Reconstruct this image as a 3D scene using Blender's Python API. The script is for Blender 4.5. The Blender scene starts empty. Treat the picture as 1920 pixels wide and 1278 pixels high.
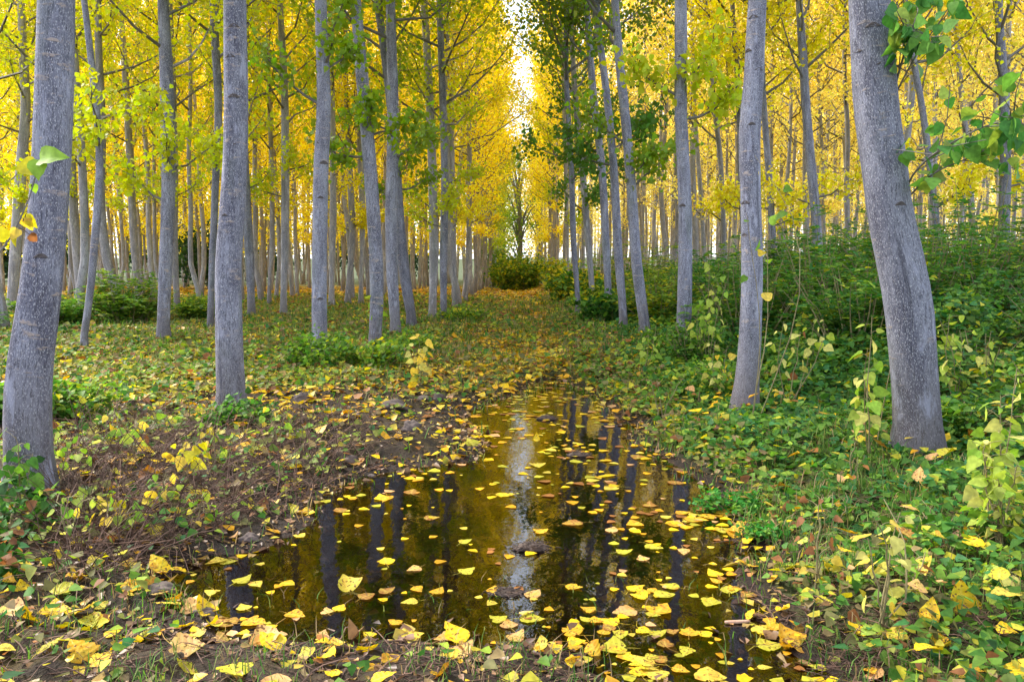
import bpy, math, time
import numpy as np
from mathutils import Vector
T0 = time.time()
rng = np.random.default_rng(7)
PI = math.pi
sc = bpy.context.scene
COL = sc.collection

# ------------------------------------------------------------------ camera
F = 1493.3          # focal length in photo pixels
H = 1.10            # eye height
PITCH = math.radians(5.13)
cam_d = bpy.data.cameras.new('camera'); cam = bpy.data.objects.new('camera', cam_d); COL.objects.link(cam)
cam_d.lens = 28; cam_d.sensor_width = 36; cam_d.clip_end = 2000; cam_d.clip_start = 0.05
cam.location = (0, 0, H); cam.rotation_euler = (PI/2 - PITCH, 0, 0)
sc.camera = cam
def ray(px, py):
    u = (px - 960) / F; v = -(py - 639) / F
    return np.array([u, math.cos(PITCH) + v*math.sin(PITCH), -math.sin(PITCH) + v*math.cos(PITCH)])
def at(px, py, Y):
    r = ray(px, py); t = Y / r[1]
    return np.array([r[0]*t, Y, H + r[2]*t])
def onz(px, py, z=0.0):
    r = ray(px, py); t = (z - H) / r[2]
    return np.array([r[0]*t, r[1]*t, z])
def project(P):
    P = np.atleast_2d(P); d = P - np.array([0, 0, H])
    f = d[:, 1]*math.cos(PITCH) - d[:, 2]*math.sin(PITCH)
    up = d[:, 1]*math.sin(PITCH) + d[:, 2]*math.cos(PITCH)
    f = np.where(f < 0.05, 0.05, f)
    return 960 + F*d[:, 0]/f, 639 - F*up/f, f

# ------------------------------------------------------------------ noise
TAB = np.random.default_rng(3).random((256, 256))
def vnoise(x, y):
    xi = np.floor(x).astype(int); yi = np.floor(y).astype(int); fx = x - xi; fy = y - yi
    fx = fx*fx*(3-2*fx); fy = fy*fy*(3-2*fy)
    a = TAB[xi & 255, yi & 255]; b = TAB[(xi+1) & 255, yi & 255]; c = TAB[xi & 255, (yi+1) & 255]; d = TAB[(xi+1) & 255, (yi+1) & 255]
    return (a*(1-fx)+b*fx)*(1-fy) + (c*(1-fx)+d*fx)*fy
def fbm(x, y, o=4):
    s = 0; a = 0.5; t = 0
    for k in range(o):
        s = s + a*vnoise(x*2**k + 17.3*k, y*2**k + 9.1*k); t += a; a *= 0.55
    return s/t
def smooth(t):
    t = np.clip(t, 0, 1); return t*t*(3-2*t)

# ------------------------------------------------------------------ the lie of the land
WPX = [(1000, 716), (1040, 712), (1090, 728), (1140, 750), (1190, 790), (1210, 840), (1260, 880), (1330, 925), (1400, 985), (1470, 1040), (1440, 1100),
       (1450, 1160), (1520, 1215), (1600, 1300), (1500, 1420), (1250, 1420), (1110, 1290), (1080, 1238), (980, 1215), (860, 1225), (700, 1212), (560, 1212), (400, 1195),
       (330, 1140), (290, 1085), (380, 1040), (520, 1000), (590, 955), (690, 895), (880, 862), (905, 835), (860, 800), (850, 770), (905, 752), (960, 742)]
WP = np.array([onz(x, y)[:2] for x, y in WPX])
def sdist(x, y):
    """signed distance to the water's edge, negative on the water"""
    shp = np.shape(x); x = np.ravel(x).astype(float); y = np.ravel(y).astype(float)
    best = np.full(x.shape, 1e9); inside = np.zeros(x.shape, bool)
    n = len(WP)
    for i in range(n):
        ax, ay = WP[i]; bx, by = WP[(i+1) % n]
        dx, dy = bx-ax, by-ay
        t = np.clip(((x-ax)*dx + (y-ay)*dy)/(dx*dx+dy*dy), 0, 1)
        best = np.minimum(best, np.hypot(x-ax-t*dx, y-ay-t*dy))
        cond = (ay > y) != (by > y)
        xx = ax + (y-ay)/(dy if abs(dy) > 1e-9 else 1e-9)*dx
        inside ^= cond & (x < xx)
    s = np.where(inside, -best, best)
    s = s + (fbm(x*2.2+5, y*2.2, 3)-0.5)*0.32 + (fbm(x*8+2, y*8, 3)-0.5)*0.16*(1-smooth((y-4)/3))
    return s.reshape(shp)
def ground(x, y):
    x = np.asarray(x, float); y = np.asarray(y, float)
    s = sdist(x, y); xc = x - 0.01*y
    right = smooth((xc-0.1)/1.0); left = smooth((-xc-0.2)/1.0)
    out = np.clip(s, 0, None)
    nf = smooth((y-7)/6)
    z = 0.012 + 0.05*smooth(out/0.5) + right*(0.14*smooth(out/1.0) + 0.55*smooth((xc-1.85)/2.4)) + left*(0.05*smooth(out/1.2)+0.04*smooth((-xc-2)/2))
    z = z + nf*right*0.05
    lump = (fbm(x*5, y*5, 4)-0.5)*0.09*smooth(out/0.35) + (fbm(x*0.5+40, y*0.5, 3)-0.5)*0.12*smooth(out/1.5)
    lump = lump + (fbm(x*15, y*15, 4)-0.5)*0.06*smooth((out+0.05)/0.2)*(1-smooth((y-9)/5))
    z = z + lump
    zin = -0.010 - (0.022+0.07*smooth((y-2.5)/1.0))*smooth(-s/0.5) + (fbm(x*6, y*6, 3)-0.5)*0.035
    t = smooth((s+0.10)/0.16)
    z = zin*(1-t) + z*t
    far = np.hypot(x, y)
    return z + 6.0*smooth((far-150)/250)
def g1(x, y): return float(ground(np.array([x]), np.array([y]))[0])
def hit(px, py):
    """where the line of sight through a pixel meets the ground"""
    r = ray(px, py); ts = np.geomspace(1.2, 120, 1400)
    gz = ground(r[0]*ts, r[1]*ts); zz = H + r[2]*ts
    k = np.argmax(zz <= gz)
    if zz[k] > gz[k]: k = len(ts)-1
    return np.array([r[0]*ts[k], r[1]*ts[k], gz[k]])

# ------------------------------------------------------------------ mesh helpers
def mesh_of(name, V, F4, mats=(), uv=None, fattr=None, ccol=None, mi=None, smoothf=False, pattr=None):
    V = np.asarray(V, np.float32).reshape(-1, 3)
    me = bpy.data.meshes.new(name)
    if isinstance(F4, np.ndarray): F4 = [F4]
    F4 = [np.asarray(f, np.int32) for f in F4 if len(f)]
    nl = sum(f.size for f in F4); npoly = sum(len(f) for f in F4)
    me.vertices.add(len(V)); me.vertices.foreach_set('co', V.ravel())
    me.loops.add(nl); me.loops.foreach_set('vertex_index', np.concatenate([f.ravel() for f in F4]))
    me.polygons.add(npoly)
    tot = np.concatenate([np.full(len(f), f.shape[1], np.int32) for f in F4])
    me.polygons.foreach_set('loop_start', np.concatenate([[0], np.cumsum(tot)[:-1]]).astype(np.int32))
    for m in mats: me.materials.append(m)
    if mi is not None: me.polygons.foreach_set('material_index', np.asarray(mi, np.int32))
    if smoothf: me.polygons.foreach_set('use_smooth', np.ones(npoly, bool))
    me.update(calc_edges=True)
    if uv is not None:
        l = me.uv_layers.new(name='UVMap'); vi = np.concatenate([f.ravel() for f in F4])
        l.data.foreach_set('uv', np.asarray(uv, np.float32)[vi].ravel())
    if fattr is not None:
        for k, a in fattr.items():
            a = np.asarray(a, np.float32)
            if a.ndim == 1: me.attributes.new(k, 'FLOAT', 'FACE').data.foreach_set('value', a)
            else:
                if a.shape[1] == 3: a = np.hstack([a, np.ones((len(a), 1), np.float32)])
                me.attributes.new(k, 'FLOAT_COLOR', 'FACE').data.foreach_set('color', a.ravel().astype(np.float32))
    if pattr is not None:
        for k, a in pattr.items(): me.attributes.new(k, 'FLOAT', 'POINT').data.foreach_set('value', np.asarray(a, np.float32))
    return me
def link(name, me, parent=None, loc=None):
    o = bpy.data.objects.new(name, me); COL.objects.link(o)
    if parent: o.parent = parent
    if loc is not None: o.location = loc
    return o
def tag(o, label=None, cat=None, group=None, kind=None):
    if label: o['label'] = label
    if cat: o['category'] = cat
    if group: o['group'] = group
    if kind: o['kind'] = kind
    return o
def empty(name, loc, label, cat, group=None):
    o = bpy.data.objects.new(name, None); COL.objects.link(o); o.location = loc; o.empty_display_size = 0.2
    return tag(o, label, cat, group)
def tube(pts, rad, n=8, uvscale=True, seed=0, rough=0.0, capend=True):
    """a bent tapering tube; returns V, quads, uv in metres"""
    pts = np.asarray(pts, float); rad = np.asarray(rad, float); m = len(pts)
    tan = np.gradient(pts, axis=0); tan /= np.linalg.norm(tan, axis=1)[:, None] + 1e-12
    ref = np.array([1.0, 0, 0]) if abs(tan[0, 0]) < 0.8 else np.array([0, 1.0, 0])
    a = np.linspace(0, 2*PI, n+1)
    u = ref - (tan@ref)[:, None]*tan; u /= np.linalg.norm(u, axis=1)[:, None]
    w = np.cross(tan, u)
    L = np.concatenate([[0], np.cumsum(np.linalg.norm(np.diff(pts, axis=0), axis=1))])
    R = np.repeat(rad[:, None], n+1, 1)
    if rough:
        aa = a.copy(); aa[-1] = 0
        R = R*(1 + rough*(fbm(np.cos(aa)[None, :]*1.6+seed*3.1+10, L[:, None]*2.4+np.sin(aa)[None, :]*1.6+10, 3)-0.5)*2)
    V = pts[:, None, :] + R[:, :, None]*(np.cos(a)[None, :, None]*u[:, None, :] + np.sin(a)[None, :, None]*w[:, None, :])
    uv = np.stack([np.broadcast_to(a[None, :]*rad.max(), (m, n+1)), np.broadcast_to(L[:, None], (m, n+1))], -1)
    i, j = np.meshgrid(np.arange(m-1), np.arange(n), indexing='ij')
    q = i*(n+1)+j
    Fq = np.stack([q, q+1, q+n+2, q+n+1], -1).reshape(-1, 4)
    return V.reshape(-1, 3), Fq, uv.reshape(-1, 2)
class Acc:
    def __init__(s): s.V = []; s.F = []; s.U = []; s.n = 0; s.A = []
    def add(s, V, Fq, U=None, A=None):
        s.V.append(V); s.F.append(Fq + s.n); s.n += len(V)
        if U is not None: s.U.append(U)
        if A is not None: s.A.append(A)
    def get(s): return np.concatenate(s.V), np.concatenate(s.F), (np.concatenate(s.U) if s.U else None)
def unit(v): return v/(np.linalg.norm(v, axis=-1, keepdims=True)+1e-12)
def kites(P, D, N, L, W):
    """small four-cornered leaves"""
    D = unit(D); S = unit(np.cross(D, N)); n = len(P); L = np.asarray(L)[:, None]; W = np.asarray(W)[:, None]
    V = np.stack([P, P + D*L*0.36 - S*W*0.5, P + D*L, P + D*L*0.36 + S*W*0.5], 1).reshape(-1, 3)
    return V, np.arange(4*n).reshape(-1, 4)
def hearts(P, D, N, L, W, fold=0.12, curl=0.1):
    """poplar leaves folded along the midrib, two quads each"""
    D = unit(D); S = unit(np.cross(D, N)); N = np.cross(S, D); n = len(P); L = np.asarray(L)[:, None]; W = np.asarray(W)[:, None]
    c = np.broadcast_to(np.asarray(curl, float).reshape(-1, 1) if np.ndim(curl) else np.full((n, 1), curl), (n, 1))
    f = np.broadcast_to(np.asarray(fold, float).reshape(-1, 1) if np.ndim(fold) else np.full((n, 1), fold), (n, 1))
    V = np.stack([P, P + D*L*0.20 - S*W*0.50 + N*W*f, P + D*L*0.55 - S*W*0.36 + N*(W*f*0.7 - L*c*0.4),
                  P + D*L - N*L*c, P + D*L*0.55 + S*W*0.36 + N*(W*f*0.7 - L*c*0.4), P + D*L*0.20 + S*W*0.50 + N*W*f], 1).reshape(-1, 3)
    b = np.arange(n)[:, None]*6
    Fq = np.stack([b + np.array([[0, 3, 2, 1]]), b + np.array([[0, 5, 4, 3]])], 1).reshape(-1, 4)
    return V, Fq
def rdir(n, r, flat=1.0):
    v = r.normal(size=(n, 3)); v[:, 2] *= flat
    return unit(v)

# ------------------------------------------------------------------ materials
def newmat(name):
    m = bpy.data.materials.new(name); m.use_nodes = True; nt = m.node_tree; nt.nodes.clear()
    out = nt.nodes.new('ShaderNodeOutputMaterial'); return m, nt, out
def N(nt, t, **kw):
    n = nt.nodes.new(t)
    for k, v in kw.items():
        if k.startswith('i_'):
            key = k[2:]; key = int(key) if key.isdigit() else key.replace('_', ' ')
            n.inputs[key].default_value = v
        else: setattr(n, k, v)
    return n
def ramp(nt, fac, stops, interp='LINEAR'):
    r = nt.nodes.new('ShaderNodeValToRGB'); cr = r.color_ramp; cr.interpolation = interp
    while len(cr.elements) > 1: cr.elements.remove(cr.elements[-1])
    cr.elements[0].position = stops[0][0]; cr.elements[0].color = (*stops[0][1], 1) if len(stops[0][1]) == 3 else stops[0][1]
    for p, c in stops[1:]:
        e = cr.elements.new(p); e.color = (*c, 1)
    nt.links.new(fac, r.inputs[0]); return r.outputs[0]
def mix(nt, fac, a, b, bt='MIX'):
    n = nt.nodes.new('ShaderNodeMix'); n.data_type = 'RGBA'; n.blend_type = bt
    for i, v in ((0, fac), (6, a), (7, b)):
        if isinstance(v, (int, float)): n.inputs[i].default_value = v
        elif isinstance(v, tuple): n.inputs[i].default_value = (*v, 1)
        else: nt.links.new(v, n.inputs[i])
    return n.outputs[2]
def mathn(nt, op, a, b=0.0, c=None):
    n = nt.nodes.new('ShaderNodeMath'); n.operation = op
    for i, v in enumerate([a, b] + ([c] if c is not None else [])):
        if isinstance(v, (int, float)): n.inputs[i].default_value = v
        else: nt.links.new(v, n.inputs[i])
    return n.outputs[0]
def leafy(nt, out, colour, trans, rough=0.5, spec=0.35, bump=None):
    p = N(nt, 'ShaderNodeBsdfPrincipled', i_Roughness=rough); p.inputs['Specular IOR Level'].default_value = spec
    t = N(nt, 'ShaderNodeBsdfTranslucent'); mx = N(nt, 'ShaderNodeMixShader', i_0=trans)
    nt.links.new(colour, p.inputs['Base Color'])
    tc = nt.nodes.new('ShaderNodeHueSaturation'); tc.inputs['Saturation'].default_value = 1.1; tc.inputs['Value'].default_value = 1.25
    nt.links.new(colour, tc.inputs['Color']); nt.links.new(tc.outputs[0], t.inputs['Color'])
    if bump: nt.links.new(bump, p.inputs['Normal'])
    nt.links.new(p.outputs[0], mx.inputs[1]); nt.links.new(t.outputs[0], mx.inputs[2]); nt.links.new(mx.outputs[0], out.inputs[0])
def mat_crown():
    m, nt, out = newmat('crown_leaves')
    oi = N(nt, 'ShaderNodeObjectInfo'); a = N(nt, 'ShaderNodeAttribute', attribute_name='rnd')
    hs = N(nt, 'ShaderNodeHueSaturation'); nt.links.new(oi.outputs['Color'], hs.inputs['Color'])
    nt.links.new(mathn(nt, 'MULTIPLY_ADD', a.outputs['Fac'], -0.06, 0.538), hs.inputs['Hue'])
    nt.links.new(mathn(nt, 'MULTIPLY_ADD', a.outputs['Fac'], -0.55, 1.3), hs.inputs['Value'])
    ta = N(nt, 'ShaderNodeAttribute', attribute_name='top')
    leafy(nt, out, mix(nt, mathn(nt, 'MULTIPLY', ta.outputs['Fac'], 0.4), hs.outputs[0], (0.90, 0.66, 0.035)), 0.5, 0.45, 0.3); return m
def mat_tint(name, trans=0.4, rough=0.55, spec=0.2):
    m, nt, out = newmat(name)
    a = N(nt, 'ShaderNodeAttribute', attribute_name='tint')
    tc = N(nt, 'ShaderNodeNewGeometry'); no = N(nt, 'ShaderNodeTexNoise', i_Scale=60.0, i_Detail=2.0)
    nt.links.new(tc.outputs['Position'], no.inputs['Vector'])
    c = mix(nt, 1.0, a.outputs['Color'], ramp(nt, no.outputs['Fac'], [(0.3, (0.7, 0.7, 0.7)), (0.7, (1.12, 1.12, 1.12))]), 'MULTIPLY')
    leafy(nt, out, c, trans, rough, spec); return m
def mat_fallen():
    """large fallen leaves: own colour, paler veins, brown spots, per-object variation"""
    m, nt, out = newmat('fallen_leaf')
    oi = N(nt, 'ShaderNodeObjectInfo'); tc = N(nt, 'ShaderNodeTexCoord')
    va = N(nt, 'ShaderNodeAttribute', attribute_name='vein')
    mp = N(nt, 'ShaderNodeMapping'); nt.links.new(tc.outputs['Object'], mp.inputs['Vector'])
    cx = N(nt, 'ShaderNodeCombineXYZ'); nt.links.new(mathn(nt, 'MULTIPLY', oi.outputs['Random'], 37.0), cx.inputs[0]); nt.links.new(cx.outputs[0], mp.inputs['Location'])
    n1 = N(nt, 'ShaderNodeTexNoise', i_Scale=2.2, i_Detail=4.0); nt.links.new(mp.outputs[0], n1.inputs['Vector'])
    n2 = N(nt, 'ShaderNodeTexNoise', i_Scale=7.0, i_Detail=3.0); nt.links.new(mp.outputs[0], n2.inputs['Vector'])
    c = mix(nt, mathn(nt, 'MULTIPLY', va.outputs['Fac'], 0.35), oi.outputs['Color'], (0.80, 0.62, 0.14))
    c = mix(nt, ramp(nt, n1.outputs['Fac'], [(0.45, (0, 0, 0)), (0.8, (0.7, 0.7, 0.7))]), c, (0.42, 0.42, 0.03))
    c = mix(nt, ramp(nt, n2.outputs['Fac'], [(0.58, (0, 0, 0)), (0.63, (0.9, 0.9, 0.9))]), c, (0.13, 0.055, 0.018))
    n4 = N(nt, 'ShaderNodeTexNoise', i_Scale=1.3, i_Detail=3.0); nt.links.new(mp.outputs[0], n4.inputs['Vector'])
    c = mix(nt, ramp(nt, n4.outputs['Fac'], [(0.55, (0, 0, 0)), (0.72, (0.8, 0.8, 0.8))]), c, (0.50, 0.22, 0.03))
    b = N(nt, 'ShaderNodeBump', i_Strength=0.5, i_Distance=0.004); nt.links.new(va.outputs['Fac'], b.inputs['Height'])
    leafy(nt, out, c, 0.25, 0.55, 0.22, b.outputs[0]); return m
def mat_bark(name, base, fleck, band, dark, near=True, st=(95, 22), fls=(200, 95), crack=0.42):
    m, nt, out = newmat(name)
    uv = N(nt, 'ShaderNodeUVMap', uv_map='UVMap'); oi = N(nt, 'ShaderNodeObjectInfo')
    def coord(su, sv):
        mp = N(nt, 'ShaderNodeMapping'); mp.inputs['Scale'].default_value = (su, sv, 1); nt.links.new(uv.outputs[0], mp.inputs['Vector'])
        ad = N(nt, 'ShaderNodeVectorMath', operation='ADD'); nt.links.new(mp.outputs[0], ad.inputs[0])
        cb = N(nt, 'ShaderNodeCombineXYZ'); nt.links.new(mathn(nt, 'MULTIPLY', oi.outputs['Random'], 91.0), cb.inputs[2]); nt.links.new(cb.outputs[0], ad.inputs[1])
        return ad.outputs[0]
    def noise(su, sv, det=3.0, rough=0.55, dist=0.0):
        n = N(nt, 'ShaderNodeTexNoise', i_Scale=1.0, i_Detail=det, i_Roughness=rough, i_Distortion=dist); nt.links.new(coord(su, sv), n.inputs['Vector']); return n.outputs['Fac']
    big = noise(7, 2.6, 5, 0.65)
    c = mix(nt, ramp(nt, big, [(0.40, (0, 0, 0)), (0.60, (1, 1, 1))]), base, dark)
    streak = noise(st[0], st[1], 4, 0.65)
    c = mix(nt, ramp(nt, streak, [(0.38, (0.75, 0.75, 0.75)), (0.50, (0, 0, 0))]), c, tuple(x*crack for x in dark))
    fl = noise(fls[0], fls[1], 2, 0.6)
    c = mix(nt, ramp(nt, fl, [(0.56, (0, 0, 0)), (0.64, (0.85, 0.85, 0.85))]), c, fleck)
    bd = noise(5, 30, 3, 0.6, 0.15); bd2 = noise(2.0, 3.2, 2); bd3 = noise(40, 90, 2)
    k = mathn(nt, 'MULTIPLY', ramp(nt, bd, [(0.60, (0, 0, 0)), (0.66, (1, 1, 1))]), ramp(nt, bd2, [(0.42, (0, 0, 0)), (0.55, (1, 1, 1))]))
    k = mathn(nt, 'MULTIPLY', k, ramp(nt, bd3, [(0.38, (0.15, 0.15, 0.15)), (0.52, (1, 1, 1))]))
    c = mix(nt, k, c, band)
    sep = N(nt, 'ShaderNodeSeparateXYZ'); nt.links.new(uv.outputs[0], sep.inputs[0])
    foot = ramp(nt, mathn(nt, 'ADD', sep.outputs[1], mathn(nt, 'MULTIPLY', big, 0.5)), [(0.25, (0.75, 0.75, 0.75)), (1.0, (0, 0, 0))])
    c = mix(nt, foot, c, (0.13, 0.10, 0.08))
    pa = noise(9, 4.0, 4, 0.7)
    c = mix(nt, ramp(nt, pa, [(0.56, (0, 0, 0)), (0.66, (0.55, 0.55, 0.55))]), c, tuple(min(1, x*1.7) for x in base))
    st_ = noise(14, 1.1, 4, 0.6)
    c = mix(nt, ramp(nt, st_, [(0.60, (0, 0, 0)), (0.70, (0.6, 0.6, 0.6))]), c, tuple(x*0.5 for x in dark))
    al = noise(3, 1.0, 3)
    c = mix(nt, ramp(nt, al, [(0.55, (0, 0, 0)), (0.75, (0.4, 0.4, 0.4))]), c, (0.12, 0.15, 0.10))
    hs = N(nt, 'ShaderNodeHueSaturation'); nt.links.new(c, hs.inputs['Color']); nt.links.new(mathn(nt, 'MULTIPLY_ADD', oi.outputs['Random'], 0.35, 0.82), hs.inputs['Value'])
    p = N(nt, 'ShaderNodeBsdfPrincipled', i_Roughness=0.82); p.inputs['Specular IOR Level'].default_value = 0.25
    nt.links.new(hs.outputs[0], p.inputs['Base Color'])
    if near:
        hgt = mathn(nt, 'ADD', mathn(nt, 'ADD', streak, mathn(nt, 'MULTIPLY', fl, 0.4)), mathn(nt, 'MULTIPLY', k, 0.5))
        b = N(nt, 'ShaderNodeBump', i_Strength=0.75, i_Distance=0.006); nt.links.new(hgt, b.inputs['Height']); nt.links.new(b.outputs[0], p.inputs['Normal'])
    nt.links.new(p.outputs[0], out.inputs[0]); return m
def mat_plain(name, c1, c2, scale=20.0, rough=0.85, bump=0.4, dist=0.01, det=5.0):
    m, nt, out = newmat(name)
    tc = N(nt, 'ShaderNodeTexCoord'); n = N(nt, 'ShaderNodeTexNoise', i_Scale=scale, i_Detail=det, i_Roughness=0.6); nt.links.new(tc.outputs['Object'], n.inputs['Vector'])
    p = N(nt, 'ShaderNodeBsdfPrincipled', i_Roughness=rough)
    nt.links.new(ramp(nt, n.outputs['Fac'], [(0.3, c1), (0.7, c2)]), p.inputs['Base Color'])
    b = N(nt, 'ShaderNodeBump', i_Strength=bump, i_Distance=dist); nt.links.new(n.outputs['Fac'], b.inputs['Height']); nt.links.new(b.outputs[0], p.inputs['Normal'])
    nt.links.new(p.outputs[0], out.inputs[0]); return m
def mat_ground():
    m, nt, out = newmat('forest_soil')
    g = N(nt, 'ShaderNodeNewGeometry'); ga = N(nt, 'ShaderNodeAttribute', attribute_name='green'); wa = N(nt, 'ShaderNodeAttribute', attribute_name='wet'); la = N(nt, 'ShaderNodeAttribute', attribute_name='litter')
    def noise(s, d=5.0):
        n = N(nt, 'ShaderNodeTexNoise', i_Scale=s, i_Detail=d, i_Roughness=0.62); nt.links.new(g.outputs['Position'], n.inputs['Vector']); return n.outputs['Fac']
    n1, n2, n3 = noise(3.0), noise(28.0), noise(9.0)
    soil = ramp(nt, n1, [(0.3, (0.018, 0.011, 0.010)), (0.55, (0.036, 0.021, 0.018)), (0.75, (0.068, 0.043, 0.034))])
    soil = mix(nt, ramp(nt, n2, [(0.35, (0.7, 0.7, 0.7)), (0.6, (0, 0, 0))]), soil, (0.03, 0.02, 0.016))
    grn = ramp(nt, n3, [(0.3, (0.03, 0.05, 0.012)), (0.7, (0.10, 0.13, 0.03))])
    c = mix(nt, mathn(nt, 'MULTIPLY', ga.outputs['Fac'], ramp(nt, n2, [(0.3, (0.2, 0.2, 0.2)), (0.6, (1, 1, 1))])), soil, grn)
    vo = N(nt, 'ShaderNodeTexVoronoi', i_Scale=16.0); nt.links.new(g.outputs['Position'], vo.inputs['Vector'])
    lit = ramp(nt, vo.outputs['Color'], [(0.3, (0.20, 0.12, 0.04)), (0.5, (0.45, 0.30, 0.04)), (0.7, (0.62, 0.44, 0.05))])
    c = mix(nt, mathn(nt, 'MULTIPLY', la.outputs['Fac'], ramp(nt, noise(14.0, 3.0), [(0.45, (0, 0, 0)), (0.55, (1, 1, 1))])), c, lit)
    ua = N(nt, 'ShaderNodeAttribute', attribute_name='silt'); c = mix(nt, ua.outputs['Fac'], c, ramp(nt, n3, [(0.3, (0.10, 0.055, 0.022)), (0.7, (0.20, 0.115, 0.045))]))
    c = mix(nt, wa.outputs['Fac'], c, mix(nt, 1.0, c, (0.55, 0.5, 0.45), 'MULTIPLY'))
    p = N(nt, 'ShaderNodeBsdfPrincipled'); nt.links.new(c, p.inputs['Base Color'])
    nt.links.new(mathn(nt, 'MULTIPLY_ADD', wa.outputs['Fac'], -0.2, 0.9), p.inputs['Roughness']); p.inputs['Specular IOR Level'].default_value = 0.25
    b = N(nt, 'ShaderNodeBump', i_Strength=0.9, i_Distance=0.03); nt.links.new(mathn(nt, 'ADD', n2, mathn(nt, 'MULTIPLY', noise(90.0, 3.0), 0.35)), b.inputs['Height']); nt.links.new(b.outputs[0], p.inputs['Normal'])
    nt.links.new(p.outputs[0], out.inputs[0]); return m
def mat_water():
    m, nt, out = newmat('puddle_water')
    g = N(nt, 'ShaderNodeNewGeometry')
    mp = N(nt, 'ShaderNodeMapping'); mp.inputs['Scale'].default_value = (1.0, 0.55, 1); nt.links.new(g.outputs['Position'], mp.inputs['Vector'])
    n = N(nt, 'ShaderNodeTexNoise', i_Scale=9.0, i_Detail=3.0); nt.links.new(mp.outputs[0], n.inputs['Vector'])
    n2 = N(nt, 'ShaderNodeTexNoise', i_Scale=45.0, i_Detail=2.0); nt.links.new(mp.outputs[0], n2.inputs['Vector'])
    b = N(nt, 'ShaderNodeBump', i_Strength=0.05, i_Distance=0.02); nt.links.new(mathn(nt, 'ADD', n.outputs['Fac'], mathn(nt, 'MULTIPLY', n2.outputs['Fac'], 0.12)), b.inputs['Height'])
    gl = N(nt, 'ShaderNodeBsdfGlossy', i_Roughness=0.015); nt.links.new(b.outputs[0], gl.inputs['Normal'])
    tr = N(nt, 'ShaderNodeBsdfTransparent'); tr.inputs[0].default_value = (0.62, 0.50, 0.34, 1)
    fr = N(nt, 'ShaderNodeFresnel', i_IOR=1.85); nt.links.new(b.outputs[0], fr.inputs['Normal'])
    mx = N(nt, 'ShaderNodeMixShader'); nt.links.new(fr.outputs[0], mx.inputs[0]); nt.links.new(tr.outputs[0], mx.inputs[1]); nt.links.new(gl.outputs[0], mx.inputs[2])
    nt.links.new(mx.outputs[0], out.inputs[0]); return m
M_CROWN = mat_crown()
M_TINT = mat_tint('plant_leaves', 0.42)
M_LITTER = mat_tint('leaf_litter', 0.2, 0.45, 0.4)
M_FALLEN = mat_fallen()
M_BARK = mat_bark('poplar_bark', (0.25, 0.255, 0.32), (0.56, 0.55, 0.60), (0.40, 0.33, 0.30), (0.12, 0.12, 0.165))
M_BARKFAR = mat_bark('poplar_bark_smooth', (0.38, 0.365, 0.40), (0.5, 0.48, 0.52), (0.44, 0.38, 0.36), (0.24, 0.23, 0.26), near=False)
M_ROUGH = mat_bark('rough_poplar_bark', (0.48, 0.465, 0.50), (0.66, 0.64, 0.68), (0.55, 0.50, 0.48), (0.33, 0.32, 0.36), st=(70, 17), fls=(120, 60), crack=0.35)
M_LIMB = mat_plain('limb_bark', (0.10, 0.09, 0.08), (0.22, 0.20, 0.18), 12, bump=0.2)
M_SCAR = mat_plain('scar_bark', (0.045, 0.035, 0.035), (0.13, 0.11, 0.11), 90, bump=0.8, dist=0.004)
M_STEM = mat_plain('plant_stem', (0.16, 0.12, 0.06), (0.30, 0.26, 0.12), 30, bump=0.2)
M_DEAD = mat_plain('dead_twig', (0.035, 0.017, 0.013), (0.19, 0.105, 0.07), 15, bump=0.3)
M_DARK = mat_plain('wet_debris', (0.018, 0.01, 0.008), (0.085, 0.05, 0.035), 40, rough=0.7, bump=0.5)
M_STONE = mat_plain('stone', (0.05, 0.036, 0.032), (0.15, 0.11, 0.095), 9, bump=0.5, dist=0.02)
M_WOOD = mat_plain('pale_wood', (0.42, 0.24, 0.16), (0.60, 0.38, 0.26), 25, bump=0.4)
M_GROUND = mat_ground(); M_WATER = mat_water()

# ------------------------------------------------------------------ ground sheet and water
def axis(fine_a, fine_b, step, far, n):
    mid = np.arange(fine_a, fine_b+step, step)
    hi = fine_b + np.geomspace(step*1.5, far, n); lo = fine_a - np.geomspace(step*1.5, far, n)[::-1]
    return np.concatenate([lo, mid, hi])
xs = axis(-4.2, 4.6, 0.027, 420, 60)
ys = np.concatenate([-np.geomspace(0.3, 300, 14)[::-1], np.arange(0, 1.5, 0.1), np.arange(1.5, 8.5, 0.027), 8.5+np.geomspace(0.05, 420, 130)])
GX, GY = np.meshgrid(xs, ys, indexing='ij')
GZ = ground(GX, GY); SD = sdist(GX, GY); XC = GX - 0.01*GY
def greenness(x, y, s):
    xc = x-0.01*y
    mudl = (1-smooth((y-6.2)/1.8))*smooth((0.6-xc)/0.6)*0.9            # bare mud on the left of the water
    g = 1-mudl
    g = g*smooth((s-0.02)/0.2)
    return np.clip(g, 0, 1)
def litterness(x, y):
    xc = x-0.01*y
    path = np.exp(-(xc/1.0)**2)*smooth((y-6)/4)
    leftw = smooth((-xc-1.6)/0.8)*smooth((y-6)/4)*0.75
    return np.clip(path+leftw+0.05, 0, 1)
gr = greenness(GX, GY, SD); wet = 1-smooth((SD-0.0)/0.30); lit = litterness(GX, GY)*smooth((SD-0.1)/0.3)
nx, ny = GX.shape
i, j = np.meshgrid(np.arange(nx-1), np.arange(ny-1), indexing='ij'); q = i*ny+j
GF = np.stack([q, q+ny, q+ny+1, q+1], -1).reshape(-1, 4)
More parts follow.
